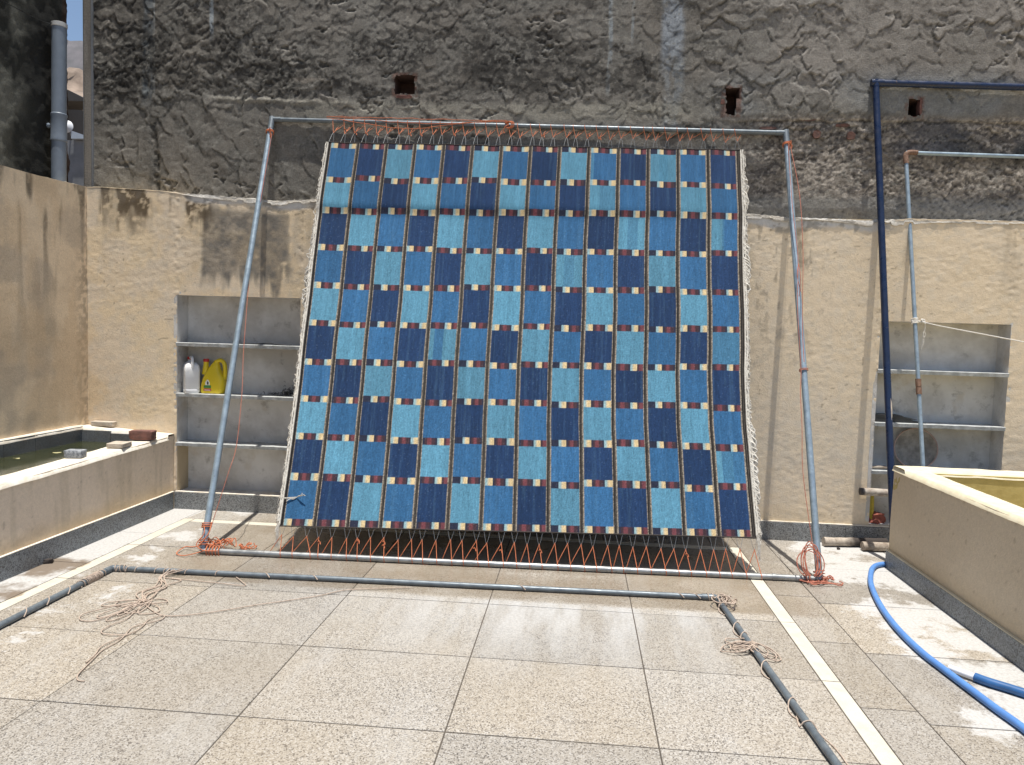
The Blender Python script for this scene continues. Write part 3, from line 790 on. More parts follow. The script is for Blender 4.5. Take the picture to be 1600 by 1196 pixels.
def lbrick(x0, x1, z0, z1, y, mat):
    b = MB(); cx, cz = (x0 + x1) / 2, (z0 + z1) / 2
    ring0 = []; ring1 = []
    for k in range(18):
        a = 2 * math.pi * k / 18; s, c = math.sin(a), math.cos(a)
        rx = (x1 - x0) / 2 * (abs(c) ** .75) * (1 if c > 0 else -1) * random.uniform(.82, 1.05)
        rz = (z1 - z0) / 2 * (abs(s) ** .75) * (1 if s > 0 else -1) * random.uniform(.75, 1.1)
        ring0.append((cx + rx, y + .06, cz + rz)); ring1.append((cx + rx * .97, y + random.uniform(0, .004), cz + rz * .93))
    b.loft([ring0, ring1]); return b.build('brick', mat, house, smooth=False)
for q in ((1.70, 1.88, 3.405, 3.455), (1.83, 1.90, 3.27, 3.34), (2.10, 2.17, 3.255, 3.33), (2.00, 2.13, 3.36, 3.39), (1.40, 1.55, 3.335, 3.362)):
    lbrick(*q, DU - .004, M['brick_dark'])
lbrick(-1.62, -1.47, 3.575, 3.605, DU - .008, M['brick']); lbrick(1.085, 1.12, 3.53, 3.58, DU - .012, M['brick'])
lbrick(2.56, 2.66, 3.43, 3.446, DU - .006, M['brick']); lbrick(2.648, 2.672, 3.45, 3.60, DU - .010, M['brick'])
up = MB(); up.box(-4.345, 7.5, DU + .0, 10, 4.85, 8.2); up.box(4.195, 7.5, DU, 10, 2.0, 4.85)
up.build('upper_wall', simple('grey_cement_plain', (0.23, 0.215, 0.19), .92, vs=3, bs=.6, bscale=20, bd=.02), house, smooth=False)
bk = MB(); bk.box(-4.40, 4.195, DU + .27, 10, 2.0, 4.85); bk.build('house_core', M['hole'], house, smooth=False)
# smooth corner pier
px = np.linspace(-4.418, -4.34, 8); pz_ = np.linspace(2.0, 8.2, 500)
XP, ZP = np.meshgrid(px, pz_)
YP = DU - .020 + .03 * ss(-4.41, -4.419, XP) - .006 * (fbm(XP * 6, ZP * 3, 240, 3) - .5)
CP = np.zeros(XP.shape + (3,), dtype=np.float32); CP[:] = (0.235, 0.215, 0.19)
CP = mix(CP, (0.16, 0.145, 0.125), ss(.4, .65, fbm(XP * 12, ZP * 3, 243, 4)) * .8)
grid_obj('corner_pier', np.stack([XP, YP, ZP], -1), CP, M['rough_plaster'], house)
pc = MB(); pc.box(-4.4185, -4.33, DU - .012, 10, 2.0, 8.2); pc.build('corner_masonry', M['lane_wall'], house, smooth=False)

# ================================================================== LEFT SIDE WALL
zt = lambda y: np.interp(y, [2.0, 4.6, 5.25, 5.65, 6.238], [2.80, 2.745, 2.732, 2.738, 2.765])
ys = np.linspace(1.0, 6.24, 380); vs_ = np.linspace(0, 1, 200)
YY, VV = np.meshgrid(ys, vs_); ZL = VV * zt(YY)
hl = .010 * (fbm(YY * 1.1, ZL * 1.1, 301, 3) - .5) + .0022 * (fbm(YY * 10, ZL * 10, 304, 4) - .5)
CL = np.zeros(YY.shape + (3,), dtype=np.float32); CL[:] = (0.76, 0.61, 0.43)
b1 = fbm(YY * 1.3, ZL * 1.0, 310, 5); b2 = fbm(YY * 5, ZL * 2.2, 315, 5); b3 = fbm(YY * 11, ZL * 1.3, 320, 4); b4 = fbm(YY * 30, ZL * 30, 325, 3)
CL = mix(CL, (0.42, 0.345, 0.25), ss(.38, .62, b1) * ss(.9, 1.8, ZL) * .85)
CL = mix(CL, (0.23, 0.19, 0.14), ss(.50, .66, b3) * ss(1.1, 2.3, ZL) * .65)
CL = mix(CL, (0.12, 0.095, 0.065), ss(.56, .68, b3) * ss(.75, .1, zt(YY) - ZL) * ss(.35, .6, b4) * .8)
CL = mix(CL, (0.27, 0.22, 0.16), ss(6.0, 6.22, YY + .08 * (b2 - .5)) * ss(.4, .6, b4) * .6)
CL = mix(CL, (0.60, 0.44, 0.27), ss(.48, .66, b2) * .45)
CL = mix(CL, (0.40, 0.34, 0.27), ss(.55, .7, fbm(YY * 2.5, ZL * 2.5, 330, 4)) * .5)
side = empty('side_wall', (-4.27, 3.6, 0), 'mould streaked tan wall behind the water trough on the left', 'wall')
grid_obj('plaster_face', np.stack([-4.27 + hl, YY, ZL], -1), CL, M['cream'], side)
ct = np.linspace(0, 1, 6); YT, ST = np.meshgrid(ys, ct)
CT = np.zeros(YT.shape + (3,), dtype=np.float32); CT[:] = (0.60, 0.50, 0.36)
CT = mix(CT, (0.3, 0.26, 0.2), ss(.45, .6, fbm(YT * 8, ST * 3, 340, 4)) * .6)
grid_obj('coping', np.stack([-4.27 + np.interp(YT, ys, hl[-1]) - ST * .11, YT, zt(YT) + .010 * fbm(YT * 12, ST * 4, 342, 3) * (ST > 0) * (ST < 1)], -1), CT, M['cream'], side, flip=True)
sc_ = MB()
for k in range(26):
    y0, y1 = 1.0 + k * .2015, 1.0 + (k + 1) * .2015
    sc_.box(-4.38, -4.29, y0, y1, 0, float(zt((y0 + y1) / 2)) - .03)
sc_.build('wall_core', M['cream_tank'], side, smooth=False)

# ================================================================== DARK HOUSE AT LEFT WITH DRAINPIPE
dark = empty('mossy_house', (-6, 4, -4), 'black moss stained house wall in the upper left corner', 'building')
dy = np.arange(1.0, 6.322, .014); dz = np.arange(1.6, 5.4, .014)
YD, ZD = np.meshgrid(dy, dz)
wob = .020 * (vn(ZD * 14, ZD * 0, 350) - .5) + .014 * (vn(ZD * 40, ZD * 0, 351) - .5)
YDw = YD + wob * ss(6.1, 6.3, YD)
HD = .03 * (fbm(YD * 2, ZD * 2, 353, 4) - .5) + .014 * (fbm(YD * 12, ZD * 12, 356, 4) - .5)
CD = np.zeros(YD.shape + (3,), dtype=np.float32); CD[:] = (0.095, 0.095, 0.080)
CD = mix(CD, (0.03, 0.031, 0.027), ss(.42, .60, fbm(YD * 2.4, ZD * 1.6, 360, 5)))
CD = mix(CD, (0.02, 0.02, 0.018), ss(5.75, 5.95, YD + .25 * (fbm(YD * 3, ZD * 3, 362, 3) - .5)) * .85)
CD = mix(CD, (0.17, 0.17, 0.145), ss(.55, .72, fbm(YD * 4, ZD * 3, 365, 5)) * ss(5.9, 5.7, YD) * .7)
CD = mix(CD, (0.05, 0.028, 0.02), ss(6.24, 6.29, YD) * .7)
grid_obj('mossy_plaster', np.stack([-4.50 + HD, YDw, ZD], -1), CD, M['rough_plaster'], dark)
dk = MB(); dk.box(-8.5, -4.53, 1.0, 6.31, -4.0, 7.5); dk.box(-4.53, -4.50, 1.0, 6.31, 5.39, 7.5)
dk.build('house_core', M['dark_roof'], dark, smooth=False)
dp = empty('drainpipe', (-4.39, 6.06, 2.6), 'fat grey plastic drainpipe with two joint collars in front of the mossy wall', 'pipe')
PB, PT = Vector((-4.402, 6.055, 2.2)), Vector((-4.380, 6.055, 4.065))
def along(t): return PB + (PT - PB) * t
b = MB(); b.lathe([(.0, 0), (.056, 0), (.056, 1.865), (.050, 1.865), (.050, 1.7), (0, 1.7)], PB, PT - PB, 32); b.build('pipe', M['pvc'], dp)
def zf(z): return (z - 2.2) / (4.065 - 2.2)
for z0, z1 in ((3.10, 3.33),):
    b = MB(); q = along(zf(z0)); hgt = z1 - z0
    b.lathe([(.057, 0), (.0625, .004), (.0635, .012), (.0605, .026), (.0595, hgt - .03), (.0625, hgt - .018), (.0625, hgt - .006), (.057, hgt)], q, PT - PB, 32)
    b.build('joint_collar', M['pvc'], dp)
b = MB(); q = along(zf(4.03)); b.lathe([(.0565, 0), (.060, .003), (.060, .034), (.054, .037)], q, PT - PB, 32)
o = b.build('pipe_cap', simple('pale_rim', (.5, .5, .49), .5), dp); o['label'] = 'pale rim around the open top'
b = MB(); b.lathe([(0, 0), (.016, .002), (.022, .012), (.018, .024), (0, .030)], (-4.448, 6.03, 3.225), (-1, -.5, 0), 16); b.build('side_plug', M['pvc'], dp)
w = MB(); w.tube([(-4.44, 3.5, 3.6), (-4.45, 5.0, 3.96), (-4.44, 5.9, 4.03), (-4.40, 5.995, 4.045)], .003, 6, 6)
tag(w.build('wire', M['black_plastic'], smooth=True), 'thin black wire running to the top of the grey drainpipe', 'wire')

# ================================================================== SEEN THROUGH THE GAP BETWEEN THE HOUSES
def hill(name, y0, xr, zfun, mat, label):
    x = np.linspace(*xr, 90); t = np.linspace(0, 1, 40)
    A, B = np.meshgrid(x, t)
    top_ = zfun(A)
    Z = -4 + (top_ + 4) * B ** .8 + (fbm(A * .08, B * 7, 400, 5) - .5) * 8 * (B > .03)
    Yh = y0 + B * 70 + (fbm(A * .1, B * 9, 405, 4) - .5) * 14
    o = grid_obj(name, np.stack([A, Yh, Z], -1), None, mat)
    return tag(o, label, kind='structure')
hill('hill', 230, (-330, 60), lambda x: 114 + .25 * (-x - 210) + 6 * fbm(x * .3, x * 0, 410, 3), M['hill_far'], 'distant grey scrub covered hill seen in the gap')
hill('rocky_slope', 90, (-150, 20), lambda x: 55 + 4 * fbm(x * .4, x * 0, 415, 3), M['hill_near'], 'sunlit dry rocky slope seen in the gap')
b = MB(); b.box(-11.5, -7.6, 12, 12.3, -4, 4.60); b.box(-8.66, -8.58, 11.985, 12.0, 0, 4.5)
tag(b.build('lane_wall', M['lane_wall'], smooth=False), 'grey rendered wall standing behind the gap between the houses', 'wall')
b = MB(); b.loft([[(-10.6, y, 5.86), (-9.64, y, 5.84), (-9.64, y, 5.90), (-9.95, y, 6.05), (-10.6, y, 6.30)] for y in (14, 14.6)])
b.box(-11.2, -10.45, 14, 17, -4, 6.0)
b.build('far_roof', M['dark_roof'], smooth=False); tag(bpy.data.objects['far_roof'], 'dark sloping roof edge poking into the gap by the drainpipe', 'roof')
dsh = empty('satellite_dish', (-8.47, 12, 4.6), 'small white dish on the grey wall seen through the gap', 'dish')
b = MB(); b.lathe([(0, .03), (.06, .022), (.10, 0), (.105, 0), (.06, .03), (0, .038)], (-8.51, 11.92, 4.80), (.2, -1, .15), 24); b.build('reflector', M['dish'], dsh)
b = MB(); b.tube([(-8.51, 11.95, 4.80), (-8.47, 12.05, 4.58)], .012, 6); b.build('stem', M['wire'], dsh)
b = MB(); b.tube([(-8.55, 11.9, 4.72), (-8.48, 11.82, 4.79)], .008, 6); b.build('receiver_arm', M['black_plastic'], dsh)
b = MB(); b.box(-8.44, -8.22, 11.93, 12.1, 4.61, 4.64); b.add([(-8.44, 11.93, 4.74), (-8.22, 11.93, 4.67), (-8.22, 12.1, 4.67), (-8.44, 12.1, 4.74), (-8.44, 11.93, 4.64), (-8.22, 11.93, 4.64), (-8.22, 12.1, 4.64), (-8.44, 12.1, 4.64)], [(0, 1, 2, 3), (0, 4, 5, 1), (3, 2, 6, 7), (0, 3, 7, 4), (1, 5, 6, 2)])
tag(b.build('covered_box', M['sheet_blue'], smooth=False), 'pale blue covered box on the grey wall beside the dish', 'box')

# ================================================================== LEFT WATER TROUGH
tank = empty('water_trough', (-3.85, 4.0, 0), 'long cream masonry trough full of dark green water along the left wall', 'trough')
TZ_ = 0.66
def nearz(y): return .600 + (np.asarray(y) - 4.25) * .0235
def wobble_wall(name, x0, x1, y0, y1, z0, z1, mat, parent):
    b = MB(); b.box(x0, x1, y0, y1, z0, z1); return b.build(name, mat, parent, smooth=False, bevel=.006)
# front wall face painted, slightly uneven
yf = np.linspace(-1.5, 6.228, 500); tf = np.linspace(0, 1, 40)
YF, TF = np.meshgrid(yf, tf)
ZF = .146 + TF * (nearz(YF) - .006 - .146)
hf = .010 * (fbm(YF * 1.5, ZF * 3, 500, 3) - .5) + .003 * (fbm(YF * 12, ZF * 12, 503, 3) - .5)
CF = np.zeros(YF.shape + (3,), dtype=np.float32); CF[:] = (0.72, 0.60, 0.47)
CF = mix(CF, (0.64, 0.52, 0.38), ss(.4, .65, fbm(YF * 2, ZF * 2, 506, 4)) * .6)
CF = mix(CF, (0.58, 0.43, 0.25), ss(.30, .16, ZF + .08 * (fbm(YF * 5, ZF * 3, 508, 3) - .5)) * .6)
CF = mix(CF, (0.42, 0.35, 0.25), ss(.55, .7, fbm(YF * 14, ZF * 1.5, 510, 4)) * .3)
CF = mix(CF, (0.2, 0.16, 0.12), ss(.93, .95, vn(YF * 40, ZF * 60, 512)) * .35)
grid_obj('front_face', np.stack([-3.48 + hf, YF, ZF], -1), CF, M['cream'], tank)
b = MB(); b.loft([[(-3.655, y, 0), (-3.487, y, 0), (-3.487, y, float(nearz(y)) - .014), (-3.655, y, float(nearz(y)) - .014)] for y in (-1.5, 2, 6.12)]); b.build('front_wall', M['cream_tank'], tank, smooth=False)
b = MB(); b.loft([[(x, 6.13, 0), (x, 6.232, 0), (x, 6.232, z), (x, 6.13, z)] for x, z in ((-4.265, .690), (-3.482, .640))]); b.build('end_wall', M['cream_tank'], tank, smooth=False)
def rim_sheet(name, x0, x1, y0, y1, z, seed, mat, parent, nx=14, ny=300, drop=.03, along='y', zf=None):
    n_, m_ = (ny, nx) if along == 'y' else (nx, ny)
    sx_ = np.linspace(0, 1, m_); sy_ = np.linspace(0, 1, n_)
    A, B = np.meshgrid(sx_, sy_)
    X = x0 + A * (x1 - x0); Y = y0 + B * (y1 - y0)
    if along == 'y':
        ed = np.minimum(A, 1 - A); X = X + (.006 * (fbm(Y * 4, A * 0 + 3, seed, 4) - .5)) * (ed < .01)
    else: ed = np.minimum(B, 1 - B)
    if zf is not None: z = zf(X, Y)
    Z = z + .010 * (fbm(X * 5, Y * 5, seed + 2, 4) - .5) - drop * (ed < .005) - .006 * ss(.12, .0, ed)
    return grid_obj(name, np.stack([X, Y, Z], -1), None, mat, parent)
rim_sheet('rim', -3.662, -3.470, -1.5, 6.14, TZ_, 520, M['lime'], tank, zf=lambda X, Y: nearz(Y) + .002)
rim_sheet('rim', -4.268, -3.472, 6.120, 6.236, TZ_ + .012, 530, M['lime'], tank, along='x', zf=lambda X, Y: .706 - (X + 4.27) * .06)
rim_sheet('rim', -4.272, -4.238, -1.5, 6.13, .712, 540, M['lime'], tank, nx=8)
cuts = (1.2, 2.2, 3.2, 3.9, 4.55, 5.22, 5.55, 6.12)
for i in range(len(cuts) - 1):
    b = MB(); b.box(-4.268, -4.240, cuts[i] + .002, cuts[i + 1] - .002, .2, .702); b.build('lining_stone', M['lining'], tank, smooth=False)
for a, b2 in ((-4.24, -3.98), (-3.98, -3.66)):
    b = MB(); b.box(a + .002, b2 - .002, 6.105, 6.126, .2, .690 - (b2 + 4.27) * .06); b.build('lining_stone', M['lining'], tank, smooth=False)
b = MB(); b.box(-3.663, -3.658, -1.4, 6.1, .2, .45); b.build('lining_stone', M['lining'], tank, smooth=False)
b = MB(); b.box(-4.24, -3.667, -1.5, 6.1, .0, .1); b.box(-4.26, -3.50, -1.62, -1.5, 0, .50); b.build('trough_bed', M['lining'], tank, smooth=False)
skirt(tank, ((.6, 1.5), (1.5, 2.4), (2.4, 3.3), (3.3, 4.2), (4.2, 5.1), (5.1, 6.20)), M['granite_side'], 'y', -3.478, .148, .014, 1)
b = MB(); b.box(-3.49, -3.462, .6, 6.21, .1495, .1545); b.build('skirting_ledge', M['lime'], tank, smooth=False)
WZ = .575
b = MB(); b.add([(-4.241, 3.0, WZ), (-3.65, 3.0, WZ), (-3.65, 6.106, WZ), (-4.241, 6.106, WZ)], [(0, 1, 2, 3)])
tag(b.build('water', M['water'], smooth=False), 'dark green water in the trough', kind='structure')
for i, (x, y, r, lab) in enumerate(((-4.03, 5.50, .022, 'pale leaf floating near the far end of the trough'), (-3.93, 4.62, .018, 'yellowish leaf floating low in the trough by the photo edge'), (-3.80, 5.28, .013, 'tiny leaf floating closest to the carved grey stone'), (-4.12, 5.20, .016, 'small leaf floating along the lined side of the trough'))):
    b = MB(); ring = []
    for k in range(14):
        a = 2 * math.pi * k / 14; rr = r * (1 + .25 * math.sin(3 * a + i))
        ring.append((x + rr * 1.5 * math.cos(a), y + rr * math.sin(a), WZ + .002 + .002 * math.sin(a * 2)))
    b.loft([ring, [(p[0], p[1], p[2] + .0015) for p in ring]])
    tag(b.build('floating_leaf', simple('leaf_%d' % i, (.45, .42, .22), .6), smooth=False), lab, 'leaf', 'leaves floating on the trough water')
def lump(name, c, size, rot, mat, label, cat, rough=.06, seed=0):
    bm = bmesh.new(); bmesh.ops.create_cube(bm, size=1.0)
    bmesh.ops.bevel(bm, geom=bm.edges[:], offset=.10, segments=2, affect='EDGES', profile=.6)
    bmesh.ops.subdivide_edges(bm, edges=bm.edges[:], cuts=2, use_grid_fill=True)
    rr = random.Random(seed)
    from mathutils import noise as mn
    for v in bm.verts:
        n = mn.noise(v.co * 3.1 + Vector((seed, 0, 0))); n2 = mn.noise(v.co * 8 + Vector((seed, 5, 0)))
        v.co *= 1 + rough * n + rough * .5 * n2
        v.co.x *= size[0]; v.co.y *= size[1]; v.co.z *= size[2]
    me = bpy.data.meshes.new(name); bm.to_mesh(me); bm.free()
    me.materials.append(mat)
    me.polygons.foreach_set('use_smooth', [True] * len(me.polygons)); me.set_sharp_from_angle(angle=R(35))
    o = bpy.data.objects.new(name, me); link(o); o.location = c; o.rotation_euler = (0, 0, rot)
    return tag(o, label, cat)
lump('brick', (-3.565, 5.90, .685), (.19, .10, .075), .15, M['brick'], 'dark red worn brick on the trough rim near the corner', 'brick', .10, 3)
lump('stone', (-3.545, 5.55, .655), (.13, .15, .035), .1, M['stone_pale'], 'flat pale stone on the trough rim next to the red brick', 'stone', .05, 5)
lump('carved_stone', (-3.59, 5.10, .652), (.125, .085, .055), .12, M['stone_grey'], 'blue-grey patterned stone block on the trough rim', 'stone', .04, 8)
lump('stone_block', (-4.10, 6.195, .724), (.20, .07, .04), .0, M['stone_pale'], 'thin pale stone lying on the rim in the far corner of the trough', 'stone', .04, 11)

# ================================================================== RIGHT MASONRY TANK
rt = empty('masonry_tank', (3.2, 4.0, 0), 'cream masonry tank with pale yellow rim and dark grey skirting on the right', 'tank')
RZ = .745; RX = 2.292
yf = np.linspace(-1.5, 5.60, 420); YF, TF = np.meshgrid(yf, tf)
ZF = .126 + TF * (RZ - .015 - .126)
hf = .010 * (fbm(YF * 1.5, ZF * 3, 600, 3) - .5) + .003 * (fbm(YF * 12, ZF * 12, 603, 3) - .5)
CF = np.zeros(YF.shape + (3,), dtype=np.float32); CF[:] = (0.64, 0.535, 0.395)
CF = mix(CF, (0.59, 0.485, 0.35), ss(.4, .65, fbm(YF * 2, ZF * 2, 606, 4)) * .5)
CF = mix(CF, (0.44, 0.33, 0.18), ss(.30, .12, ZF) * .4)
CF = mix(CF, (0.22, 0.16, 0.10), ss(.93, .95, vn(YF * 40, ZF * 60, 612)) * .35)
grid_obj('side_face', np.stack([RX - hf, YF, ZF], -1), CF, M['cream'], rt, flip=True)
wobble_wall('side_wall_body', RX + .012, 2.46, -1.5, 5.60, 0, RZ - .012, M['yellow_in'], rt)
b = MB(); b.box(RX + .003, 5.0, 5.40, 5.604, 0, RZ - .012); b.build('back_wall_body', M['yellow_in'], rt, smooth=False, bevel=.004)
b = MB(); b.box(2.46, 5.0, -1.5, 5.40, .0, .06); b.box(5.0, 5.15, -1.5, 5.6, 0, RZ); b.box(RX + .01, 5.15, -1.65, -1.5, 0, RZ); b.build('tank_shell', M['yellow_in'], rt, smooth=False)
rim_sheet('rim', RX - .008, 2.465, -1.5, 5.606, RZ, 620, M['yellow_rim'], rt)
rim_sheet('rim', RX - .004, 5.1, 5.395, 5.61, RZ + .0035, 630, M['yellow_rim'], rt, nx=14, ny=300, along='x')
skirt(rt, ((.3, 1.2), (1.2, 2.1), (2.1, 3.0), (3.0, 3.85), (3.85, 4.62), (4.62, 5.30), (5.30, 5.606)), M['granite_side'], 'y', RX - .004, .126, .014, -1)
b = MB(); b.box(RX - .018, RX + .01, 5.606, 5.620, 0, .126); b.box(RX - .018, 5.0, 5.606, 5.620, 0, .126); 
lg = MB(); lg.box(RX - .0185, RX + .004, .3, 5.607, .1275, .1315); lg.build('skirting_ledge', M['yellow_rim'], rt, smooth=False)

# ================================================================== RUG FRAME
BL, BR = Vector((-2.579, 5.003, .022)), Vector((1.672, 5.152, .022))
TL, TR = Vector((-2.692, 6.390, 3.387)), Vector((1.613, 6.390, 3.303))
PR = .0315
fr = empty('leaning_frame', (-.45, 5.08, 0), 'large galvanised pipe frame leaning on the wall with the rug laced into it', 'frame')
def pipe(name, pts, r, mat, parent, n=24):
    b = MB(); b.tube(pts, r, n, 0, False, True); return b.build(name, mat, parent)
eu = (BR - BL).normalized(); el = (TL - BL).normalized(); er = (TR - BR).normalized()
pipe('top_pipe', [TL + (TR - TL) * t for t in np.linspace(0, 1, 8)], .0180, M['galv_dull'], fr)
pipe('bottom_pipe', [BL + (BR - BL) * t for t in np.linspace(-.002, 1, 8)], .0205, M['galv_low'], fr)
pipe('leg', [BL + (TL - BL) * t for t in np.linspace(0, .996, 8)], .0230, M['galv'], fr)
pipe('leg', [BR + (TR - BR) * t for t in np.linspace(0, .996, 8)], .0230, M['galv'], fr)
b = MB(); b.tube([TL - el * .10, TL + el * .005, TL + el * .020], .0245, 20); b.tube([TL, TL + Vector((.08, 0, 0))], .021, 20); b.build('elbow', M['galv_dull'], fr)
b = MB(); b.tube([TR - er * .10, TR + er * .020], .0245, 20); b.tube([TR, TR - Vector((.08, 0, 0))], .021, 20); b.build('elbow', M['galv_dull'], fr)
b = MB(); b.tube([BL + eu * 3.94 , BL + eu * 3.965], .0235, 20); b.build('pipe_socket', M['galv_low'], fr)

# ================================================================== RUG
c00, c10 = Vector((-2.063, 5.089, .205)), Vector((1.280, 5.232, .262))      # bottom left, bottom right
c01, c11 = Vector((-2.150, 6.262, 3.165)), Vector((1.262, 6.360, 3.155))    # top left, top right
nrm = Vector((0.033, -0.93, 0.367)).normalized()
SW = np.array([0, .05, .10, .14, .165, .175, .185, .195, .205, .22, .25, .30, .35, .42, .5, .58, .65, .72, .8, .86, .92, 1.0])
SH_ = np.array([0, .020, .040, .054, .062, .068, .083, .098, .104, .106, .108, .1095, .109, .106, .100, .091, .080, .067, .051, .037, .022, 0])
SH_ = np.convolve(np.pad(np.interp(np.linspace(0, 1, 401), SW, SH_), 2, 'edge'), np.ones(5) / 5, 'valid'); SH_ = SH_ - np.linspace(SH_[0], SH_[-1], 401); SW = np.linspace(0, 1, 401)
RW = 3.36; RH = 3.14
def rugP(U, V, off=0.0):
    P = ((1 - U) * (1 - V))[..., None] * np.array(c00) + (U * (1 - V))[..., None] * np.array(c10) + \
        ((1 - U) * V)[..., None] * np.array(c01) + (U * V)[..., None] * np.array(c11)
    sag = np.interp(1 - V, SW, SH_) * (.80 + .20 * np.clip(4 * U * (1 - U), 0, 1) ** .5) * (1 - .56 * U)
    rip = .0045 * np.sin(U * 14 * 2 * math.pi + .5) * (.4 + .6 * V) + .007 * (fbm(U * 5, V * 7, 700, 3) - .5) + .010 * (fbm(U * 12, V * 3, 705, 2) - .5) * (V > .5) * (V - .5)
    # edges pulled in between the lacing
    P = P + (np.array(nrm) * 1.0) * (-(sag) + rip + off)[..., None]
    dl_ = np.interp(1 - V, [0, .12, .22, .5, .8, 1], [0, -.022, -.036, -.026, -.004, 0]); dr_ = np.interp(1 - V, [0, .2, .45, .6, .75, .9, 1], [-.008, -.006, -.014, -.032, -.036, -.026, -.012])
    dl_ = dl_ + .008 * (vn(V * 9, V * 0, 741) - .5) * 4 * V * (1 - V); dr_ = dr_ + .016 * (vn(V * 11, V * 0, 743) - .5) * 4 * V * (1 - V)
    P = P + np.array((1.0, 0, 0)) * (dl_ * (1 - U) + dr_ * U)[..., None]
    return P
nu, nv = 680, 640
U, V = np.meshgrid(np.linspace(0, 1, nu), np.linspace(0, 1, nv))
um = U * RW; vm = (1 - V) * RH       # metres from left, from top
ebl, ebr, stw = .034, .040, .036
pit = (RW - ebl - ebr + stw) / 14
loc = um - ebl; ci = np.clip(np.floor(loc / pit).astype(int), 0, 13)
lu = (loc - ci * pit) / (pit - stw)  # 0..1 in block, >1 in stripe
TW = np.array([0, .0942, .1800, .2862, .3905, .4938, .5937, .6905, .7855, .8815, .9835])
rj = np.random.RandomState(11); jit = rj.uniform(-.0032, .0032, (14, 12)); jit[:, 0] *= .15; jit[:, 10] *= .15
wv = 1 - V
near_ = np.clip(np.round(np.interp(wv, TW, np.arange(11))).astype(int), 0, 11)
vv = wv + jit[ci, near_] + .0006 * (np.random.RandomState(8).rand(14, nv).T[np.arange(nv)[:, None], ci] - .5)
ri = np.clip(np.searchsorted(TW, vv, side='right') - 1, 0, 10)
insep = ((vv - TW[ri]) < .0162) | (ri == 10)
BL3 = np.array([(0.031, 0.110, 0.232), (0.0130, 0.036, 0.096), (0.086, 0.228, 0.325)], dtype=np.float32)   # mid, dark, light
k3 = (ci - ri) % 3
tint = rj.uniform(-.13, .13, (14, 11))
CR = BL3[k3] * (1 + tint[ci, ri])[..., None]
# warm/cool abrash bands inside some blocks
ab = fbm(um * 26, ri * 7.0 + um * 0, 710, 3) - .5
ab2 = fbm(um * 70, vm * 2.5 + ri * 5, 712, 3) - .5
CR *= (1 + .26 * ab + .26 * ab2)[..., None] * np.where(ab > .08, 1.0, 1.0)[..., None]
CR = mix(CR, (0.07, 0.14, 0.20), ss(.08, .25, ab2) * .16)
def setblk(c, r, a, b_, colr, amt=1.0):
    m = ((ci == c) & (ri == r) & (lu > a) & (lu < b_)).astype(np.float32) * amt
    global CR
    CR = mix(CR, colr, m)
Lc, Mc = tuple(BL3[2]), tuple(BL3[0])
Hc = (0.050, 0.150, 0.25)
setblk(13, 2, .42, 1, Mc); setblk(13, 2, .42, .5, Hc, .8)
setblk(13, 5, 0, 1, Hc); setblk(13, 8, 0, .2, Lc, .7); setblk(13, 8, .2, 1, Hc); setblk(13, 8, .6, 1, Mc, .5)
setblk(4, 5, .18, .52, Mc, .8); setblk(11, 0, .35, .7, (0.06, .18, .27), .8); setblk(9, 0, 0, .12, Lc, .5); setblk(9, 1, .4, 1, Hc, .6)
setblk(10, 2, .35, .75, Hc, .6); setblk(8, 3, .3, .7, Hc, .5)
# small squares
cream, ltb, navy, mar, dpl = (0.56, 0.43, 0.24), (0.24, 0.37, 0.40), (0.020, 0.024, 0.045), (0.145, 0.046, 0.055), (0.050, 0.028, 0.036)
SQ = {0: ((0, .26, 'A'), (.26, .74, 'B'), (.74, 1, 'A')), 1: ((0, .54, 'B'), (.54, .78, 'A'), (.78, 1.05, 'H')), 2: ((0, .28, 'N'), (.28, .53, 'A'), (.53, 1.0, 'B'))}
sepm = insep & (lu <= 1)
for c3, sq in SQ.items():
    for a, b_, t in sq:
        m = sepm & (ci % 3 == c3) & (lu >= a) & (lu < b_)
        f = np.clip((lu - a) / (b_ - a), 0, 1)
        if t == 'A': cc = mix(np.zeros_like(CR) + np.array(ltb, dtype=np.float32), cream, ss(.15, .6, f))
        elif t == 'B':
            cc = mix(np.zeros_like(CR) + np.array(navy, dtype=np.float32), dpl, ss(.08, .2, f) * ss(.95, .8, f))
            cc = mix(cc, mar, ss(.28, .34, f) * ss(.64, .56, f))
        elif t == 'H':
            cc = mix(np.zeros_like(CR) + np.array(dpl, dtype=np.float32), mar, ss(.25, .4, f))
        else: cc = np.zeros_like(CR) + np.array(navy, dtype=np.float32)
        CR = np.where(m[..., None], cc, CR)
g1 = np.random.RandomState(3).rand(nv, nu).astype(np.float32)
# vertical stripes
def stripe(m, f):
    global CR
    br, bk_, gy = (0.21, 0.178, 0.14), (0.013, 0.012, 0.012), (0.075, 0.065, 0.055)
    cc = np.zeros_like(CR) + np.array(br, dtype=np.float32)
    cc *= (.7 + .8 * g1)[..., None]
    cc = mix(cc, bk_, ss(.21, .25, f) * ss(.80, .76, f))
    cc = mix(cc, gy, ss(.44, .48, f) * ss(.58, .54, f))
    CR = np.where(m[..., None], cc, CR)
f = np.clip((lu - 1) * (pit - stw) / stw, 0, 1)
stripe((lu > 1) & (ci < 13), f)
stripe(um < ebl, um / ebl); stripe(um > RW - ebr, (um - RW + ebr) / ebr)
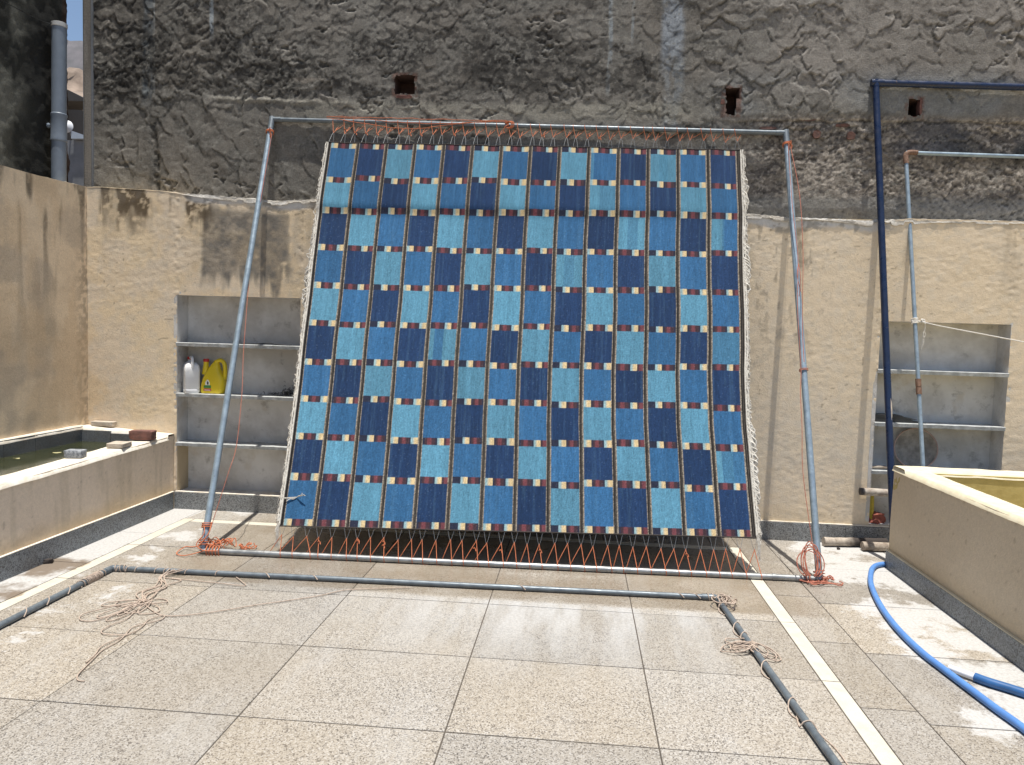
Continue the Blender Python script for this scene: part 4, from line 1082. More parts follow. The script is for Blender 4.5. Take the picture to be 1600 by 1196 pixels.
# yarn grain, plus grazing sun glints painted as specks below the top rows
g2 = fbm(um * 240, vm * 26, 720, 2)
fade = ss(.2, .9, vm)
CR *= (1 + .45 * (g2 - .5) + .50 * (g1 - .5) * (.35 + .65 * ss(.5, .9, vm)))[..., None]
CR += ((g1 > .992) * (vm > .5) * .06)[..., None] * np.array((.8, 1, 1.1))
CR *= (1 + .20 * (fbm(um * 1.2, vm * 1.4, 725, 3) - .5))[..., None]
P = rugP(U, V)
disp = .0011 * (g2 - .5) + .0007 * (g1 - .5)
disp += .0016 * ss(1.0, 1.02, lu) * (ci < 13)
P = P + np.array(nrm) * disp[..., None]
rug = empty('rug', tuple((c00 + c10) / 2), 'blue checked flatweave rug stretched inside the leaning pipe frame', 'rug')
grid_obj('woven_field', P, CR, M['rug'], rug)
Ub, Vb = np.meshgrid(np.linspace(0, 1, 90), np.linspace(0, 1, 90))
cb = np.zeros(Ub.shape + (3,), dtype=np.float32); cb[:] = (.04, .12, .28)
grid_obj('rug_back', rugP(Ub, Vb, -.009), cb, M['rug'], rug, flip=True)
def rugpt(u, v, off=0.0):
    return Vector(rugP(np.array([u]), np.array([v]), off)[0])
# edge cords and fringes
for u, r in ((0, .006), (1, .006)):
    b = MB(); b.tube([rugpt(u, t, .0) for t in np.linspace(0, 1, 120)], r, 6); b.build('edge_cord', M['fringe'], rug)
for v in (0.0, 1.0):
    b = MB(); b.tube([rugpt(t, v, .0) for t in np.linspace(0, 1, 120)], .0045, 6); b.build('end_selvedge', M['char'], rug)
rf = random.Random(21)
def fringe(u, sgn, n, heavy):
    b = MB()
    for i in range(n):
        v = rf.uniform(.005, .995)
        p = rugpt(u, v, .002)
        L = rf.uniform(.04, .10); out = rf.uniform(.012, .035)
        hv = heavy(v)
        if hv: L *= 1.3; out *= 1.5
        pts = [p]
        q = p.copy()
        for k in range(1, 5):
            t = k / 4
            q = p + Vector((sgn * out * math.sin(t * 2.6), rf.uniform(-.006, .006) + .15 * -L * t * .4, -L * t)) + Vector((rf.uniform(-1, 1) * .007, 0, rf.uniform(-1, 1) * .008))
            pts.append(q)
        r = rf.uniform(.0020, .0036) * (1.9 if hv else 1)
        b.tube(pts, r, 5, 3)
    # long slack yarn running down the edge
    for s in range(3):
        pts = [rugpt(u, t, .004) + Vector((sgn * (.008 + .012 * rf.random()), rf.uniform(-.004, .004), 0)) for t in np.linspace(1, .01, 90)]
        b.tube(pts, .0032, 5, 2)
    o = b.build('fringe', M['fringe'], rug); o['kind'] = 'stuff'
fringe(0, -1, 260, lambda v: .55 < v < .75)
fringe(1, 1, 520, lambda v: .10 < v < .28 or .62 < v < .74 or .86 < v < .93)
# loose ends
b = MB(); p0 = rugpt(.03, .065, .006)
for k in range(7):
    pts = [p0]
    a = rf.uniform(2.4, 4.0) if k < 4 else rf.uniform(.3, 1.1)
    for s in range(1, 4): pts.append(p0 + Vector((math.cos(a) * .028 * s, -.008 * s, math.sin(a) * .012 * s + rf.uniform(-.008, .008))))
    b.tube(pts, .0028, 5, 4)
b.build('loose_yarn', M['fringe'], rug)
for u0, sg in ((.0, -1), (1.0, 1)):
    b = MB(); p0 = rugpt(u0, .0, .0)
    for k in range(9):
        b.tube([p0 + Vector((rf.uniform(-.01, .01), 0, .02)), p0 + Vector((sg * rf.uniform(0, .02), -.01, -.05)), p0 + Vector((sg * rf.uniform(-.01, .03), -.015, -.11 - rf.uniform(0, .05)))], .003, 5, 4)
    b.build('corner_tassel', M['fringe'], rug)

# ================================================================== LACING
def lacing(name, label, top):
    root = empty(name, tuple((c01 + c11) / 2 if top else (c00 + c10) / 2), label, 'rope')
    A, B = (TL, TR) if top else (BL, BR)
    r = .0180 if top else .0205
    n = 37; ax = (B - A).normalized()
    if top: dn = -((el + er) / 2).normalized()
    else: dn = ((el + er) / 2).normalized()
    fw = nrm
    pts = []
    for i in range(n):
        u = .008 + .984 * i / (n - 1) + (rf.uniform(-.003, .003))
        e = rugpt(u, 1.0 if top else 0.0)
        # point on the pipe opposite
        t = (e - A).dot(ax); pc_ = A + ax * t
        gap = (e - pc_).length
        ln = (gap * .52 if top else gap * .62) + rf.uniform(-.008, .008)
        hook = pc_ + (e - pc_).normalized() * ln
        s1 = -.022 if top else -.068 - .02 * math.sin(i * .9)
        s2 = .012 if top else .012 + .02 * (i / n) + (.03 if rf.random() > .85 else 0)
        if not top: s1 *= (1 - .35 * i / n)
        rr = r + .004
        if top:
            pa = pc_ + ax * (-.028)
            pts += [pa + dn * rr * .9 - fw * rr * .5, pa - dn * rr, pa + fw * rr + dn * .0, pa + fw * rr * .9 + dn * rr * .6,
                    hook - ax * .003, hook - dn * -.006, hook + ax * .004, pc_ + ax * .022 + dn * (ln * .45) + fw * .004, hook + ax * .01 - dn * .012]
        else:
            pts += [pc_ + ax * s1 + dn * (-rr * .9), pc_ + ax * s1 - fw * rr, pc_ + ax * s1 + dn * rr * .9 - fw * rr * .6, hook - ax * .002, hook + ax * .003,
                    pc_ + ax * s2 + dn * rr * .8 + fw * rr * .6, pc_ + ax * (s2 + .004) + fw * rr, pc_ + ax * (s2 + .006) - dn * rr + fw * .2 * rr]
        w = MB()
        for sgn in (-1, 1):
            w.tube([hook, hook + (e - hook) * .35 + ax * sgn * .010, e + ax * sgn * (.024 if not top else .019) - (e - hook).normalized() * -.006], .0013, 5, 4)
        w.tube([e + ax * .02, e - ax * .02], .0013, 5)
        w.build('wire_loop', M['wire'], root)
    b = MB(); b.tube(pts, .0027 if not top else .0024, 6, 2)
    b.build('cord', M['rope_orange'], root)
    # small knots
    b = Split()
    for k in range(10):
        i = rf.randrange(n); u = .008 + .984 * i / (n - 1)
        e = rugpt(u, 1.0 if top else 0.0); t = (e - A).dot(ax); pc_ = A + ax * t
        q = pc_ + (e - pc_) * rf.uniform(.35, .6)
        b.tube([q + Vector((-.008, -.006, 0)), q + Vector((0, -.010, .006)), q + Vector((.008, -.006, -.002)), q + Vector((.012, -.012, -.016))], .004, 5, 3)
    b.build('knot', M['rope_orange'], root)
    return root
lacing('lacing_rope', 'orange cord lacing the top edge of the rug to the upper pipe', True)
lacing('lacing_rope', 'orange cord zigzagging from the lower edge of the rug to the bottom pipe', False)

# slack orange cord lying along the top pipe
rt_ = random.Random(4)
root = empty('loose_cord', (-1.4, 6.34, 3.36), 'slack doubled orange cord draped along the left half of the top pipe', 'rope')
def toppt(x): 
    t = (x - TL.x) / (TR.x - TL.x); return TL + (TR - TL) * t
b = MB()
for k in range(3):
    pts = []
    for x in np.linspace(-2.20, -.66, 26):
        s = (x + 2.2) / 1.54
        dz = .030 + .004 * k - .075 * (max(0, math.sin(s * math.pi * 1.0 + .2)) ** 2) * (k == 0) - .035 * (k == 1) * math.sin(s * 3) ** 2 + rt_.uniform(-.004, .004)
        pts.append(toppt(x) + Vector((0, -.028, dz - .008)))
    b.tube(pts, .0027, 6, 3)
b.build('cord', M['rope_orange'], root)
b = MB(); q = toppt(-.64)
for k in range(4):
    b.tube([q + Vector((.028 * math.cos(a), -.028 * abs(math.cos(a * .5)) - .008, .028 * math.sin(a))) + Vector((k * .008 - .01, 0, 0)) for a in np.linspace(0, 6.0, 12)], .0036, 6, 2)
b.tube([q + Vector((0, -.04, .0)), q + Vector((-.03, -.05, -.02)), q + Vector((-.045, -.05, -.06)), q + Vector((-.03, -.05, -.075))], .0036, 6, 4)
b.build('knot', M['rope_orange'], root)

def rings(b, c, ax, r, turns, pitch, rope, start=0.0, jitter=.0, n=14):
    ax = Vector(ax).normalized(); u = ax.orthogonal().normalized(); w_ = ax.cross(u); pts = []
    m = int(turns * n)
    for k in range(m + 1):
        a = start + 2 * math.pi * k / n
        pts.append(Vector(c) + ax * (pitch * k / n) + (u * math.cos(a) + w_ * math.sin(a)) * (r + rt_.uniform(0, jitter)))
    b.tube(pts, rope, 6, 2)
def tangle(b, c, spread, n, rope, zmax=.05, loops=1.0, rnd=None, zmin=.004):
    rnd = rnd or rt_
    for k in range(n):
        cx = c[0] + rnd.uniform(-.3, .3) * spread[0]; cy = c[1] + rnd.uniform(-.3, .3) * spread[1]
        a0 = rnd.uniform(0, 6.28); ex = rnd.uniform(.3, 1) * spread[0]; ey = rnd.uniform(.3, 1) * spread[1]
        rot = rnd.uniform(-.7, .7)
        pts = []
        m = 9
        for i in range(m):
            a = a0 + 6.28 * loops * i / (m - 1)
            x, y = ex * math.cos(a) * .6, ey * math.sin(a) * .6
            x, y = x * math.cos(rot) - y * math.sin(rot), x * math.sin(rot) + y * math.cos(rot)
            pts.append(Vector((cx + x, cy + y, c[2] + zmin + rope + rnd.uniform(0, zmax))))
        b.tube(pts, rope, 6, 4)
# knotted orange ropes at the lower corners
root = empty('corner_binding', tuple(BL), 'tangled orange rope binding the left foot of the frame', 'rope')
b = MB(); rings(b, BL + el * .03, el, .031, 3, .018, .0036, 0, .006); rings(b, BL + el * .16, el, .030, 3, .012, .0036, 1, .004); rings(b, BL + eu * .03, eu, .032, 5, .022, .0036, 0, .006)
b.tube([BL + el * .17 + nrm * .04, BL + el * .11 + nrm * .05 + eu * .01, BL + el * .04 + nrm * .05 - eu * .03, BL + nrm * .045 + eu * .02, BL + eu * .12 + nrm * .045], .0036, 6, 5)
b.tube([BL + el * .20 + eu * .03, BL + el * .12 + eu * .035 + nrm * .03, BL + el * .02 - eu * .02 + nrm * .045], .0036, 6, 5)
b.build('wraps', M['rope_orange'], root)
b = MB(); rk = random.Random(12)
tangle(b, (BL.x + .10, BL.y + .12, 0.03), (.20, .12), 6, .0034, .05, .8, rk)
tangle(b, (BL.x + .01, BL.y + .05, 0.02), (.12, .08), 5, .0034, .05, .7, rk)
tangle(b, (BL.x + .24, BL.y + .17, .0), (.12, .08), 5, .0034, .035, .6, rk)
b.tube([(BL.x + .02, BL.y + .02, .06), (BL.x - .10, BL.y + .05, .03), (BL.x - .17, BL.y + .07, .02), (BL.x - .16, BL.y - .06, .012), (BL.x - .08, BL.y - .09, .010), (BL.x + .02, BL.y - .03, .03)], .0036, 6, 6)
b.build('loose_loops', M['rope_orange'], root)
root = empty('corner_binding', tuple(BR), 'faded reddish rope looped around the right foot of the frame', 'rope')
b = MB(); rings(b, BR + er * .02, er, .031, 2, .02, .0036, 0, .008); rings(b, BR - eu * .10, eu, .032, 2, .02, .0036, 0, .005)
for k in range(6):
    w0 = .055 + .010 * k; hgt = .235 - .012 * k; ox = -.05 + rk.uniform(-.02, .02)
    pts = [BR + eu * (ox + w0 * .75 * math.cos(a) - .012) + er * (hgt * .52 + hgt * .5 * math.sin(a)) + nrm * (.048 + rk.uniform(0, .012)) for a in np.linspace(-1.2, 4.3, 14)]
    b.tube(pts, .0036, 6, 4)
b.build('wraps', M['rope_red'], root)
b = MB(); tangle(b, (BR.x - .02, BR.y - .06, 0.0), (.20, .06), 6, .0034, .02, .8, rk); tangle(b, (BR.x + .06, BR.y + .02, 0.0), (.10, .08), 4, .0034, .035, .8, rk)
b.build('loose_loops', M['rope_red'], root)
# small ties at the upper corners
for q, d_, lab in ((TL - el * .14, el, 'small orange cord tie near the upper left corner of the frame'), (TR - er * .12, er, 'small orange cord tie near the upper right corner of the frame')):
    b = MB(); rings(b, q, d_, .030, 3, .007, .0032, 0, .002)
    for k in range(3): b.tube([q + nrm * .032, q + nrm * .042 + Vector((rk.uniform(0, .03), 0, rk.uniform(-.03, .02))), q + nrm * .04 + Vector((rk.uniform(.01, .03), 0, -.05 - rk.uniform(0, .02)))], .003, 6, 4)
    tag(b.build('cord_tie', M['rope_orange']), lab, 'rope')
# thin cords hanging beside the legs
b = MB(); b.tube([(-2.655, 6.30, 3.24), (-2.648, 6.10, 2.72), (-2.645, 5.90, 2.17), (-2.565, 5.60, 1.45), (-2.509, 5.45, 1.10), (-2.478, 5.30, .73), (-2.487, 5.20, .554), (-2.533, 5.10, .28), (-2.55, 5.06, .17)], .0028, 6, 6)
tag(b.build('hanging_cord', M['rope_red']), 'thin reddish cord hanging beside the left leg of the frame', 'rope')
b = MB(); b.tube([(1.618, 6.32, 3.20), (1.612, 6.08, 2.66), (1.630, 5.92, 2.26), (1.600, 5.75, 1.87), (1.605, 5.60, 1.43), (1.588, 5.52, 1.25), (1.577, 5.40, 1.02), (1.570, 5.30, .72), (1.600, 5.15, .33), (1.63, 5.08, .10)], .0026, 6, 6)
b.tube([(1.632, 6.30, 3.17), (1.668, 6.10, 2.75), (1.668, 5.93, 2.30), (1.640, 5.78, 1.95), (1.630, 5.70, 1.70), (1.625, 5.60, 1.47)], .0026, 6, 6)
for k in range(2): b.tube([(1.62, 5.86, 2.20), (1.60 + .02 * k, 5.80 - .01 * k, 2.10), (1.60 + .03 * rk.random(), 5.78, 1.98 - .03 * k)], .0026, 6, 4)
rings(b, BR + (TR - BR) * .42, er, .029, 2, .009, .003, 0, .002)
tag(b.build('hanging_cord', M['rope_red']), 'thin reddish cords twisted along the right leg of the frame', 'rope')

# ================================================================== FLAT FRAME ON THE FLOOR
FL_, FR_ = Vector((-2.952, 4.545, .019)), Vector((.905, 4.665, .019))
LA, RA = Vector((-2.905, 3.20, .034)), Vector((1.045, 2.30, .034))
LA = Vector((-2.90, 1.6, .019)); RA = FR_ + (Vector((1.030, 2.827, .019)) - FR_) * 1.9
ff = empty('floor_frame', (-1.0, 4.6, 0), 'grey pipe frame lying flat on the floor in front of the rug', 'frame')
pipe('back_pipe', [FL_ + (FR_ - FL_) * t for t in np.linspace(0.006, .994, 6)], .0165, M['galv_dull'], ff)
pipe('side_pipe', [FL_ + (LA - FL_) * t for t in np.linspace(0.0, 1, 6)], .0175, M['galv_dull'], ff)
pipe('side_pipe', [FR_ + (RA - FR_) * t for t in np.linspace(0.0, 1, 6)], .0165, M['galv_dull'], ff)
dl = (LA - FL_).normalized(); dr = (RA - FR_).normalized(); db = (FR_ - FL_).normalized()
b = MB(); b.tube([FL_ + db * .07, FL_ + db * .015 + dl * .002, FL_ + dl * .02, FL_ + dl * .08], .0205, 18, 4); b.build('elbow', M['galv_dull'], ff)
b = MB(); b.tube([FR_ - db * .09, FR_ - db * .02, FR_ + dr * .02, FR_ + dr * .06], .0200, 18, 4); b.build('elbow', M['galv_dull'], ff)
def wrap_rope(name, label, specs, extra=None, rope=.0030, mat='rope_beige'):
    root = empty(name, tuple(FL_ if 'left' in label or 'back' in label else FR_), label, 'rope')
    b = Split()
    for (P0, d_, r, turns, pitch, st_) in specs: rings(b, P0, d_, r, turns, pitch, rope, st_, .003, 12)
    if extra: extra(b)
    b.build('rope_turn', M[mat], root); return root
def q3(a, b_, c): return Vector((a * .72, b_ * .85, c * .70))
def ex1(b):
    # single long-pitch turns down the left pipe
    for t in (.44, .62, .80, 1.02): 
        q = FL_ + dl * t
        b.tube([q + q3(-.029, .05, -.012), q + q3(-.020, .04, .018), q + q3(0, .02, .029), q + q3(.022, 0, .017), q + q3(.029, -.03, -.014)], .0031, 6, 5)
    for t in (.05, .11, .17, .30, .36, .50, .70):
        q = FL_ + db * t
        b.tube([q + q3(-.01, -.028, -.010), q + q3(-.005, -.017, .019), q + q3(.010, .008, .019), q + q3(.024, .027, 0)], .0031, 6, 5)
wrap_rope('wound_rope', 'beige rope wound tightly around the left corner of the floor frame', [(FL_ + dl * .13, dl, .0205, 13, .011, 0), (FL_ + dl * .10, dl, .0225, 4, .03, 1), (FL_ + dl * .28, dl, .0215, 2, .03, 2), (FL_ + db * .02, db, .0205, 3, .03, 0)], ex1)
def ex2(b):
    for t in (1.03, 1.34, 2.66, 3.64, 3.74):
        q = FL_ + db * t + Vector((0, 0, -.002))
        b.tube([q + q3(-.06, .027, .004), q + q3(-.038, .013, .019), q + q3(-.01, -.012, .026), q + q3(.025, -.028, -.002)], .0032, 6, 5)
wrap_rope('wound_rope', 'beige rope crossing over the back pipe of the floor frame in single turns', [], ex2)
def ex3(b):
    for t in (.16, .48, .62, .98, 1.36):
        q = FR_ + dr * t
        b.tube([q + q3(.024, .03, .010), q + q3(0, .035, .029), q + q3(-.028, .015, .012), q + q3(-.042, -.03, -.016), q + q3(-.036, -.08, -.020), q + q3(-.012, -.12, -.020)], .0031, 6, 5)
    q = FR_ + dr * 1.52
    b.tube([q + q3(-.03, .10, -.018), q + q3(-.045, .0, -.020), q + q3(-.026, -.01, .016), q + q3(.015, -.02, .028), q + q3(.05, -.06, -.020), q + q3(.09, -.2, -.021), q + q3(.10, -.4, -.021)], .0031, 6, 6)
    r2 = random.Random(2)
    tangle(b, (FR_.x + .03, FR_.y - .10, 0), (.12, .12), 6, .004, .05, .8, r2)
wrap_rope('wound_rope', 'beige rope spiralling loosely along the right side pipe of the floor frame', [(FR_ - db * .06, db, .0205, 2, .03, 0)], ex3)
# coil hanked on the right pipe
r3 = random.Random(9)
b = MB(); q = FR_ + dr * .76
for k in range(13):
    a0 = r3.uniform(-.75, .75) + (math.pi if k % 5 < 3 else 0)
    L = r3.uniform(.06, .135); W_ = r3.uniform(.022, .05)
    d = Vector((math.cos(a0 + .5), math.sin(a0 + .5) * -.6 * 1.0, 0)).normalized(); e = Vector((-d.y, d.x, 0))
    pts = [q + q3(0, 0, .028)] + [q + d * (L * (.5 - .5 * math.cos(a))) * 1.3 + e * (W_ * math.sin(a)) * 1.2 + Vector((0, r3.uniform(-.01, .01), (.030 * math.cos(a / 2) ** 2) - .014 + r3.uniform(0, .012))) for a in np.linspace(.5, 5.8, 9)] + [q + q3(0, .004, .029)]
    b.tube(pts, .0031, 6, 4)
for k in range(5): b.tube([q + q3(-.029, .016 * k - .04, .0), q + q3(-.01, .016 * k - .05, .031), q + q3(.024, .016 * k - .03, .020), q + q3(.031, .016 * k - .02, -.01)], .0032, 6, 5)
tag(b.build('rope_hank', M['rope_beige']), 'beige rope hank tied around the right side pipe of the floor frame', 'rope')
# hank with trailing ends on the floor at left
b = MB(); r4 = random.Random(31)
Z0 = .006
def fpt(x, y, z=0): return Vector((x, y, Z0 + z))
A0 = Vector((-2.56, 4.53, .038)); K = Vector((-2.42, 4.02, .012))
for k in range(6):
    m = (A0 + K) / 2 + Vector((r4.uniform(-.05, .05), r4.uniform(-.08, .08), -.02))
    b.tube([A0 + Vector((r4.uniform(-.06, .10), r4.uniform(-.01, .02), 0)), A0 + Vector((r4.uniform(-.03, .05), -.06, -.03)), fpt(m.x + .02, m.y + .08, r4.uniform(0, .01)), fpt(m.x - .01, m.y - .06, r4.uniform(0, .012)), K + Vector((r4.uniform(-.02, .02), r4.uniform(-.02, .02), r4.uniform(-.005, .01)))], .0034, 6, 6)
for ex, ey, w_ in ((-2.50, 3.735, .03), (-2.54, 3.76, .05), (-2.47, 3.80, .035), (-2.62, 3.98, .03), (-2.60, 4.02, .04), (-2.40, 3.78, .02), (-2.55, 3.86, .03), (-2.36, 3.86, .04), (-2.33, 4.12, .04), (-2.47, 4.16, .03)):
    E_ = Vector((ex, ey, 0)); d = (E_ - K); d.z = 0; n_ = Vector((-d.y, d.x, 0)).normalized(); w_ *= r4.uniform(.7, 1.6); K = Vector((-2.42 + r4.uniform(-.04, .04), 4.02 + r4.uniform(-.06, .06), .010))
    b.tube([K, fpt(*(K + d * .4 + n_ * w_ * .8).xy, .006), fpt(*(K + d * .85 + n_ * w_).xy), fpt(*(K + d * 1.0).xy), fpt(*(K + d * .85 - n_ * w_).xy, .004), fpt(*(K + d * .4 - n_ * w_ * .7).xy, .008), K + Vector((0, 0, .008))], .0034, 6, 6)
for tr in (((-2.42, 4.02), (-2.32, 3.93), (-2.21, 3.865), (-2.08, 3.895), (-1.93, 3.99), (-1.80, 4.09), (-1.64, 4.20), (-1.49, 4.315), (-1.37, 4.43), (-1.15, 4.50), (-1.0, 4.545)),
           ((-2.205, 3.86), (-2.20, 3.80), (-2.28, 3.70), (-2.27, 3.62), (-2.25, 3.52), (-2.26, 3.40), (-2.24, 3.30), (-2.22, 3.20), (-2.20, 3.13), (-2.17, 3.09), (-2.135, 3.085)),
           ((-2.22, 3.87), (-2.26, 3.80), (-2.24, 3.70), (-2.25, 3.60), (-2.33, 3.575), (-2.40, 3.60), (-2.41, 3.68), (-2.38, 3.78), (-2.40, 3.90), (-2.42, 4.02)),
           ((-2.25, 3.60), (-2.29, 3.45), (-2.26, 3.34), (-2.25, 3.26)), ((-2.50, 4.46), (-2.20, 4.42), (-2.0, 4.40), (-2.05, 4.47), (-2.12, 4.545))):
    b.tube([fpt(x, y, r4.uniform(0, .003)) for x, y in tr], .0031, 6, 5)
tag(b.build('rope_hank', M['rope_beige']), 'loose beige rope hank with long trailing ends on the floor slabs at left', 'rope')

# ================================================================== BLUE FRAME AND THIN FRAME ON THE RIGHT
bf = empty('blue_frame', (2.37, 5.70, 0), 'tall navy blue pipe frame leaning on the wall behind the right tank', 'frame')
b0, b1 = Vector((2.372, 5.685, .03)), Vector((2.290, 6.385, 3.698))
pipe('leg', [b0 + (b1 - b0) * t for t in np.linspace(0, 1, 8)], .0255, M['navy'], bf)
b2 = Vector((4.35, 6.385, 3.640)); pipe('top_pipe', [b1 + (b2 - b1) * t for t in np.linspace(0, 1, 6)], .026, M['navy'], bf)
pipe('leg', [b2, Vector((4.55, 5.70, .03))], .033, M['navy'], bf)
d_ = (b1 - b0).normalized()
b = MB(); b.tube([b1 - d_ * .035, b1 + d_ * .022], .0275, 18); b.tube([b1 - Vector((.036, 0, 0)), b1 + Vector((.06, 0, 0))], .0285, 18); b.build('corner_weld', M['navy'], bf)
q = b0 + (b1 - b0) * .30
b = MB(); b.loft([[tuple(q + d_ * (.085 * z) + Vector((.010 + .010 * math.cos(a) * (1 - z * z) ** .5, 0, 0)) + Vector((0, -.0260 + .006 * abs(math.cos(a)), 0)) + Vector((0, 0, 0))) for a in np.linspace(0, 2 * math.pi, 9)[:-1]] for z in np.linspace(-.98, .98, 7)])
o = b.build('bare_patch', M['stone_pale'], bf); o['label'] = 'flaked bare patch of the blue paint'
tf_ = empty('thin_frame', (2.60, 5.65, 0), 'thin grey pipe post and crossbar with rusty elbow standing right of the blue frame', 'frame')
t0, t1 = Vector((2.597, 5.645, .0)), Vector((2.553, 6.385, 3.152))
def tpt(z): return t0 + (t1 - t0) * ((z - t0.z) / (t1.z - t0.z))
pipe('post', [tpt(z) for z in np.linspace(0, 3.13, 8)], .0155, M['galv'], tf_, 18)
t2 = Vector((4.3, 6.385, 3.108))
pipe('crossbar', [t1 + (t2 - t1) * t for t in np.linspace(0, 1, 6)], .0155, M['galv'], tf_, 18)
pipe('post', [t2, Vector((4.35, 5.7, 0))], .0205, M['galv'], tf_, 12)
b = MB(); b.tube([tpt(3.06), tpt(3.13), t1 + Vector((.03, 0, .002)), t1 + Vector((.09, 0, 0))], .0200, 16, 5); b.build('elbow', M['rust'], tf_)
b = MB(); q0 = tpt(1.245); q1 = tpt(1.36); b.tube([q0, q0 + (q1 - q0) * .45], .0205, 16); b.tube([q0 + (q1 - q0) * .45, q0 + (q1 - q0) * .52], .0180, 16); b.tube([q0 + (q1 - q0) * .52, q1], .0205, 16); b.build('coupling', M['rust'], tf_)
# clothes line
cl = empty('clothes_line', tuple(tpt(1.80)), 'white cord tied to the thin grey post and running off to the right', 'rope')
kq = tpt(1.80)
ends = Vector((3.55, 5.30, 1.55)); 
b = MB(); rings(b, kq - Vector((0, 0, .02)), (t1 - t0), .0195, 5, .0085, .0052, 0, .004)
b.tube([kq + Vector((.01, -.03, 0)), kq + Vector((.05, -.035, -.01)), kq + Vector((.055, -.03, .01)), kq + Vector((.03, -.04, .012)), kq + Vector((.06, -.035, -.02))], .0065, 6, 4)
b.tube([kq + Vector((.06, -.035, -.01)), kq + Vector((.062, -.035, -.06)), kq + Vector((.052, -.035, -.10)), kq + Vector((.060, -.035, -.15)), kq + Vector((.045, -.035, -.22)), kq + Vector((.052, -.035, -.15)), kq + Vector((.068, -.035, -.10)), kq + Vector((.06, -.035, -.08))], .0032, 6, 4)
b.build('knot', M['rope_white'], cl)
LE = Vector((3.53, 5.20, 1.572)); LE2 = kq + (LE - kq) * 2.2
b = MB(); b.tube([kq + Vector((.02, -.03, 0))] + [kq + (LE2 - kq) * t + Vector((0, 0, -.018 * math.sin(t * math.pi))) for t in np.linspace(.06, 1, 14)], .0042, 6, 2); b.build('cord', M['rope_white'], cl)
for t, lab in ((.437, 'black clothes peg hanging on the white cord at the right edge'), (.462, 'second black peg on the white cord, cut by the right edge')):
    p = kq + (LE2 - kq) * t + Vector((0, 0, -.018 * math.sin(t * math.pi)))
    e = empty('clothes_peg', tuple(p), lab, 'peg', 'black pegs on the white cord')
    for sg in (-1, 1):
        b = MB(); b.loft([[tuple(p + Vector((dx_ + sg * off_, dy_, z_))) for dx_, dy_ in ((-.003, -.005), (.003, -.005), (.003, .005), (-.003, .005))] for z_, off_ in ((.016, .002), (.0, .0035), (-.014, .005), (-.036, .014))])
        b.build('prong', M['black_plastic'], e, smooth=False)
    b = MB(); b.tube([p + Vector((-.006, -.006, -.008)), p + Vector((.006, -.006, -.008))], .003, 6); b.build('spring', M['wire'], e)

# ================================================================== THINGS ON THE LEFT SHELVES
def rrect(cx, cy, z, hx_, hy_, r, rot=0, n=5):
    pts = []
    for qx, qy, a0 in ((1, 1, 0), (-1, 1, 90), (-1, -1, 180), (1, -1, 270)):
        for k in range(n):
            a = R(a0 + 90 * k / (n - 1)); x = qx * (hx_ - r) + r * math.cos(a); y = qy * (hy_ - r) + r * math.sin(a)
            pts.append((cx + x * math.cos(rot) - y * math.sin(rot), cy + x * math.sin(rot) + y * math.cos(rot), z))
    return pts
SH = 1.012
JS = 1.13
j = empty('jerrycan', (-3.37, 6.325, SH), 'white plastic can with red cap on the second shelf of the left recess', 'can')
rot = -.95
b = MB(); secs = []
for z, hx_, hy_, r, sh in ((0, .078, .050, .014, 0), (.008, .084, .055, .016, 0), (.030, .085, .056, .016, 0), (.034, .082, .053, .016, 0), (.040, .085, .056, .016, 0), (.17, .085, .056, .018, 0), (.185, .085, .056, .018, 0), (.215, .080, .050, .02, 0), (.232, .070, .036, .02, -.006), (.240, .055, .022, .014, -.012)):
    secs.append(rrect(-3.375 + JS * sh * math.cos(rot), 6.325 + JS * sh * math.sin(rot), SH + z * JS, hx_ * JS, hy_ * JS, min(r, hy_ - .001) * JS, rot))
b.loft(secs); b.build('body', M['white_plastic'], j)
def jp(x, z, y=0):
    x *= JS; z *= JS; y *= JS
    return Vector((-3.375 + x * math.cos(rot) - y * math.sin(rot), 6.325 + x * math.sin(rot) + y * math.cos(rot), SH + z))
b = MB(); b.tube([jp(.076, .190), jp(.078, .235), jp(.060, .268), jp(.020, .276), (jp(-.030, .270)), jp(-.052, .240)], .0125, 10, 5); b.build('handle', M['white_plastic'], j)
b = MB(); b.lathe([(.020, 0), (.020, .03), (0, .03)], jp(-.045, .228), (0, 0, 1), 20); b.build('neck', M['white_plastic'], j)
b = MB(); b.lathe([(0, 0), (.024, 0), (.024, .020), (.020, .024), (0, .024)], jp(-.045, .256), (0, 0, 1), 20); b.build('cap', M['red_plastic'], j)
j = empty('oil_can', (-3.165, 6.325, SH), 'yellow plastic oil can with red cap on the second shelf of the left recess', 'can')
b = MB(); secs = []
for z, xl, xr, hy_ in ((0, -.100, .090, .045), (.008, -.108, .098, .052), (.04, -.110, .102, .055), (.09, -.103, .104, .055), (.14, -.088, .104, .053), (.175, -.070, .080, .048), (.21, -.048, .062, .040), (.25, -.022, .050, .030), (.28, .0, .045, .02), (.295, .010, .035, .010)):
    secs.append(rrect(-3.165 + (xl + xr) / 2, 6.325, SH + z, (xr - xl) / 2, hy_, min(hy_, (xr - xl) / 2) * .7))
b.loft(secs); b.build('body', M['yellow_plastic'], j)
b = MB(); b.tube([(-3.165 + .020, 6.32, SH + .275), (-3.165 + .060, 6.32, SH + .292), (-3.165 + .095, 6.32, SH + .265), (-3.165 + .103, 6.32, SH + .20), (-3.165 + .098, 6.32, SH + .13)], .018, 12, 6); b.build('handle', M['yellow_plastic'], j)
b = MB(); b.lathe([(.030, 0), (.026, .05), (.022, .085), (.022, .11), (0, .11)], (-3.242, 6.325, SH + .165), (0.05, 0, 1), 20); b.build('neck', M['yellow_plastic'], j)
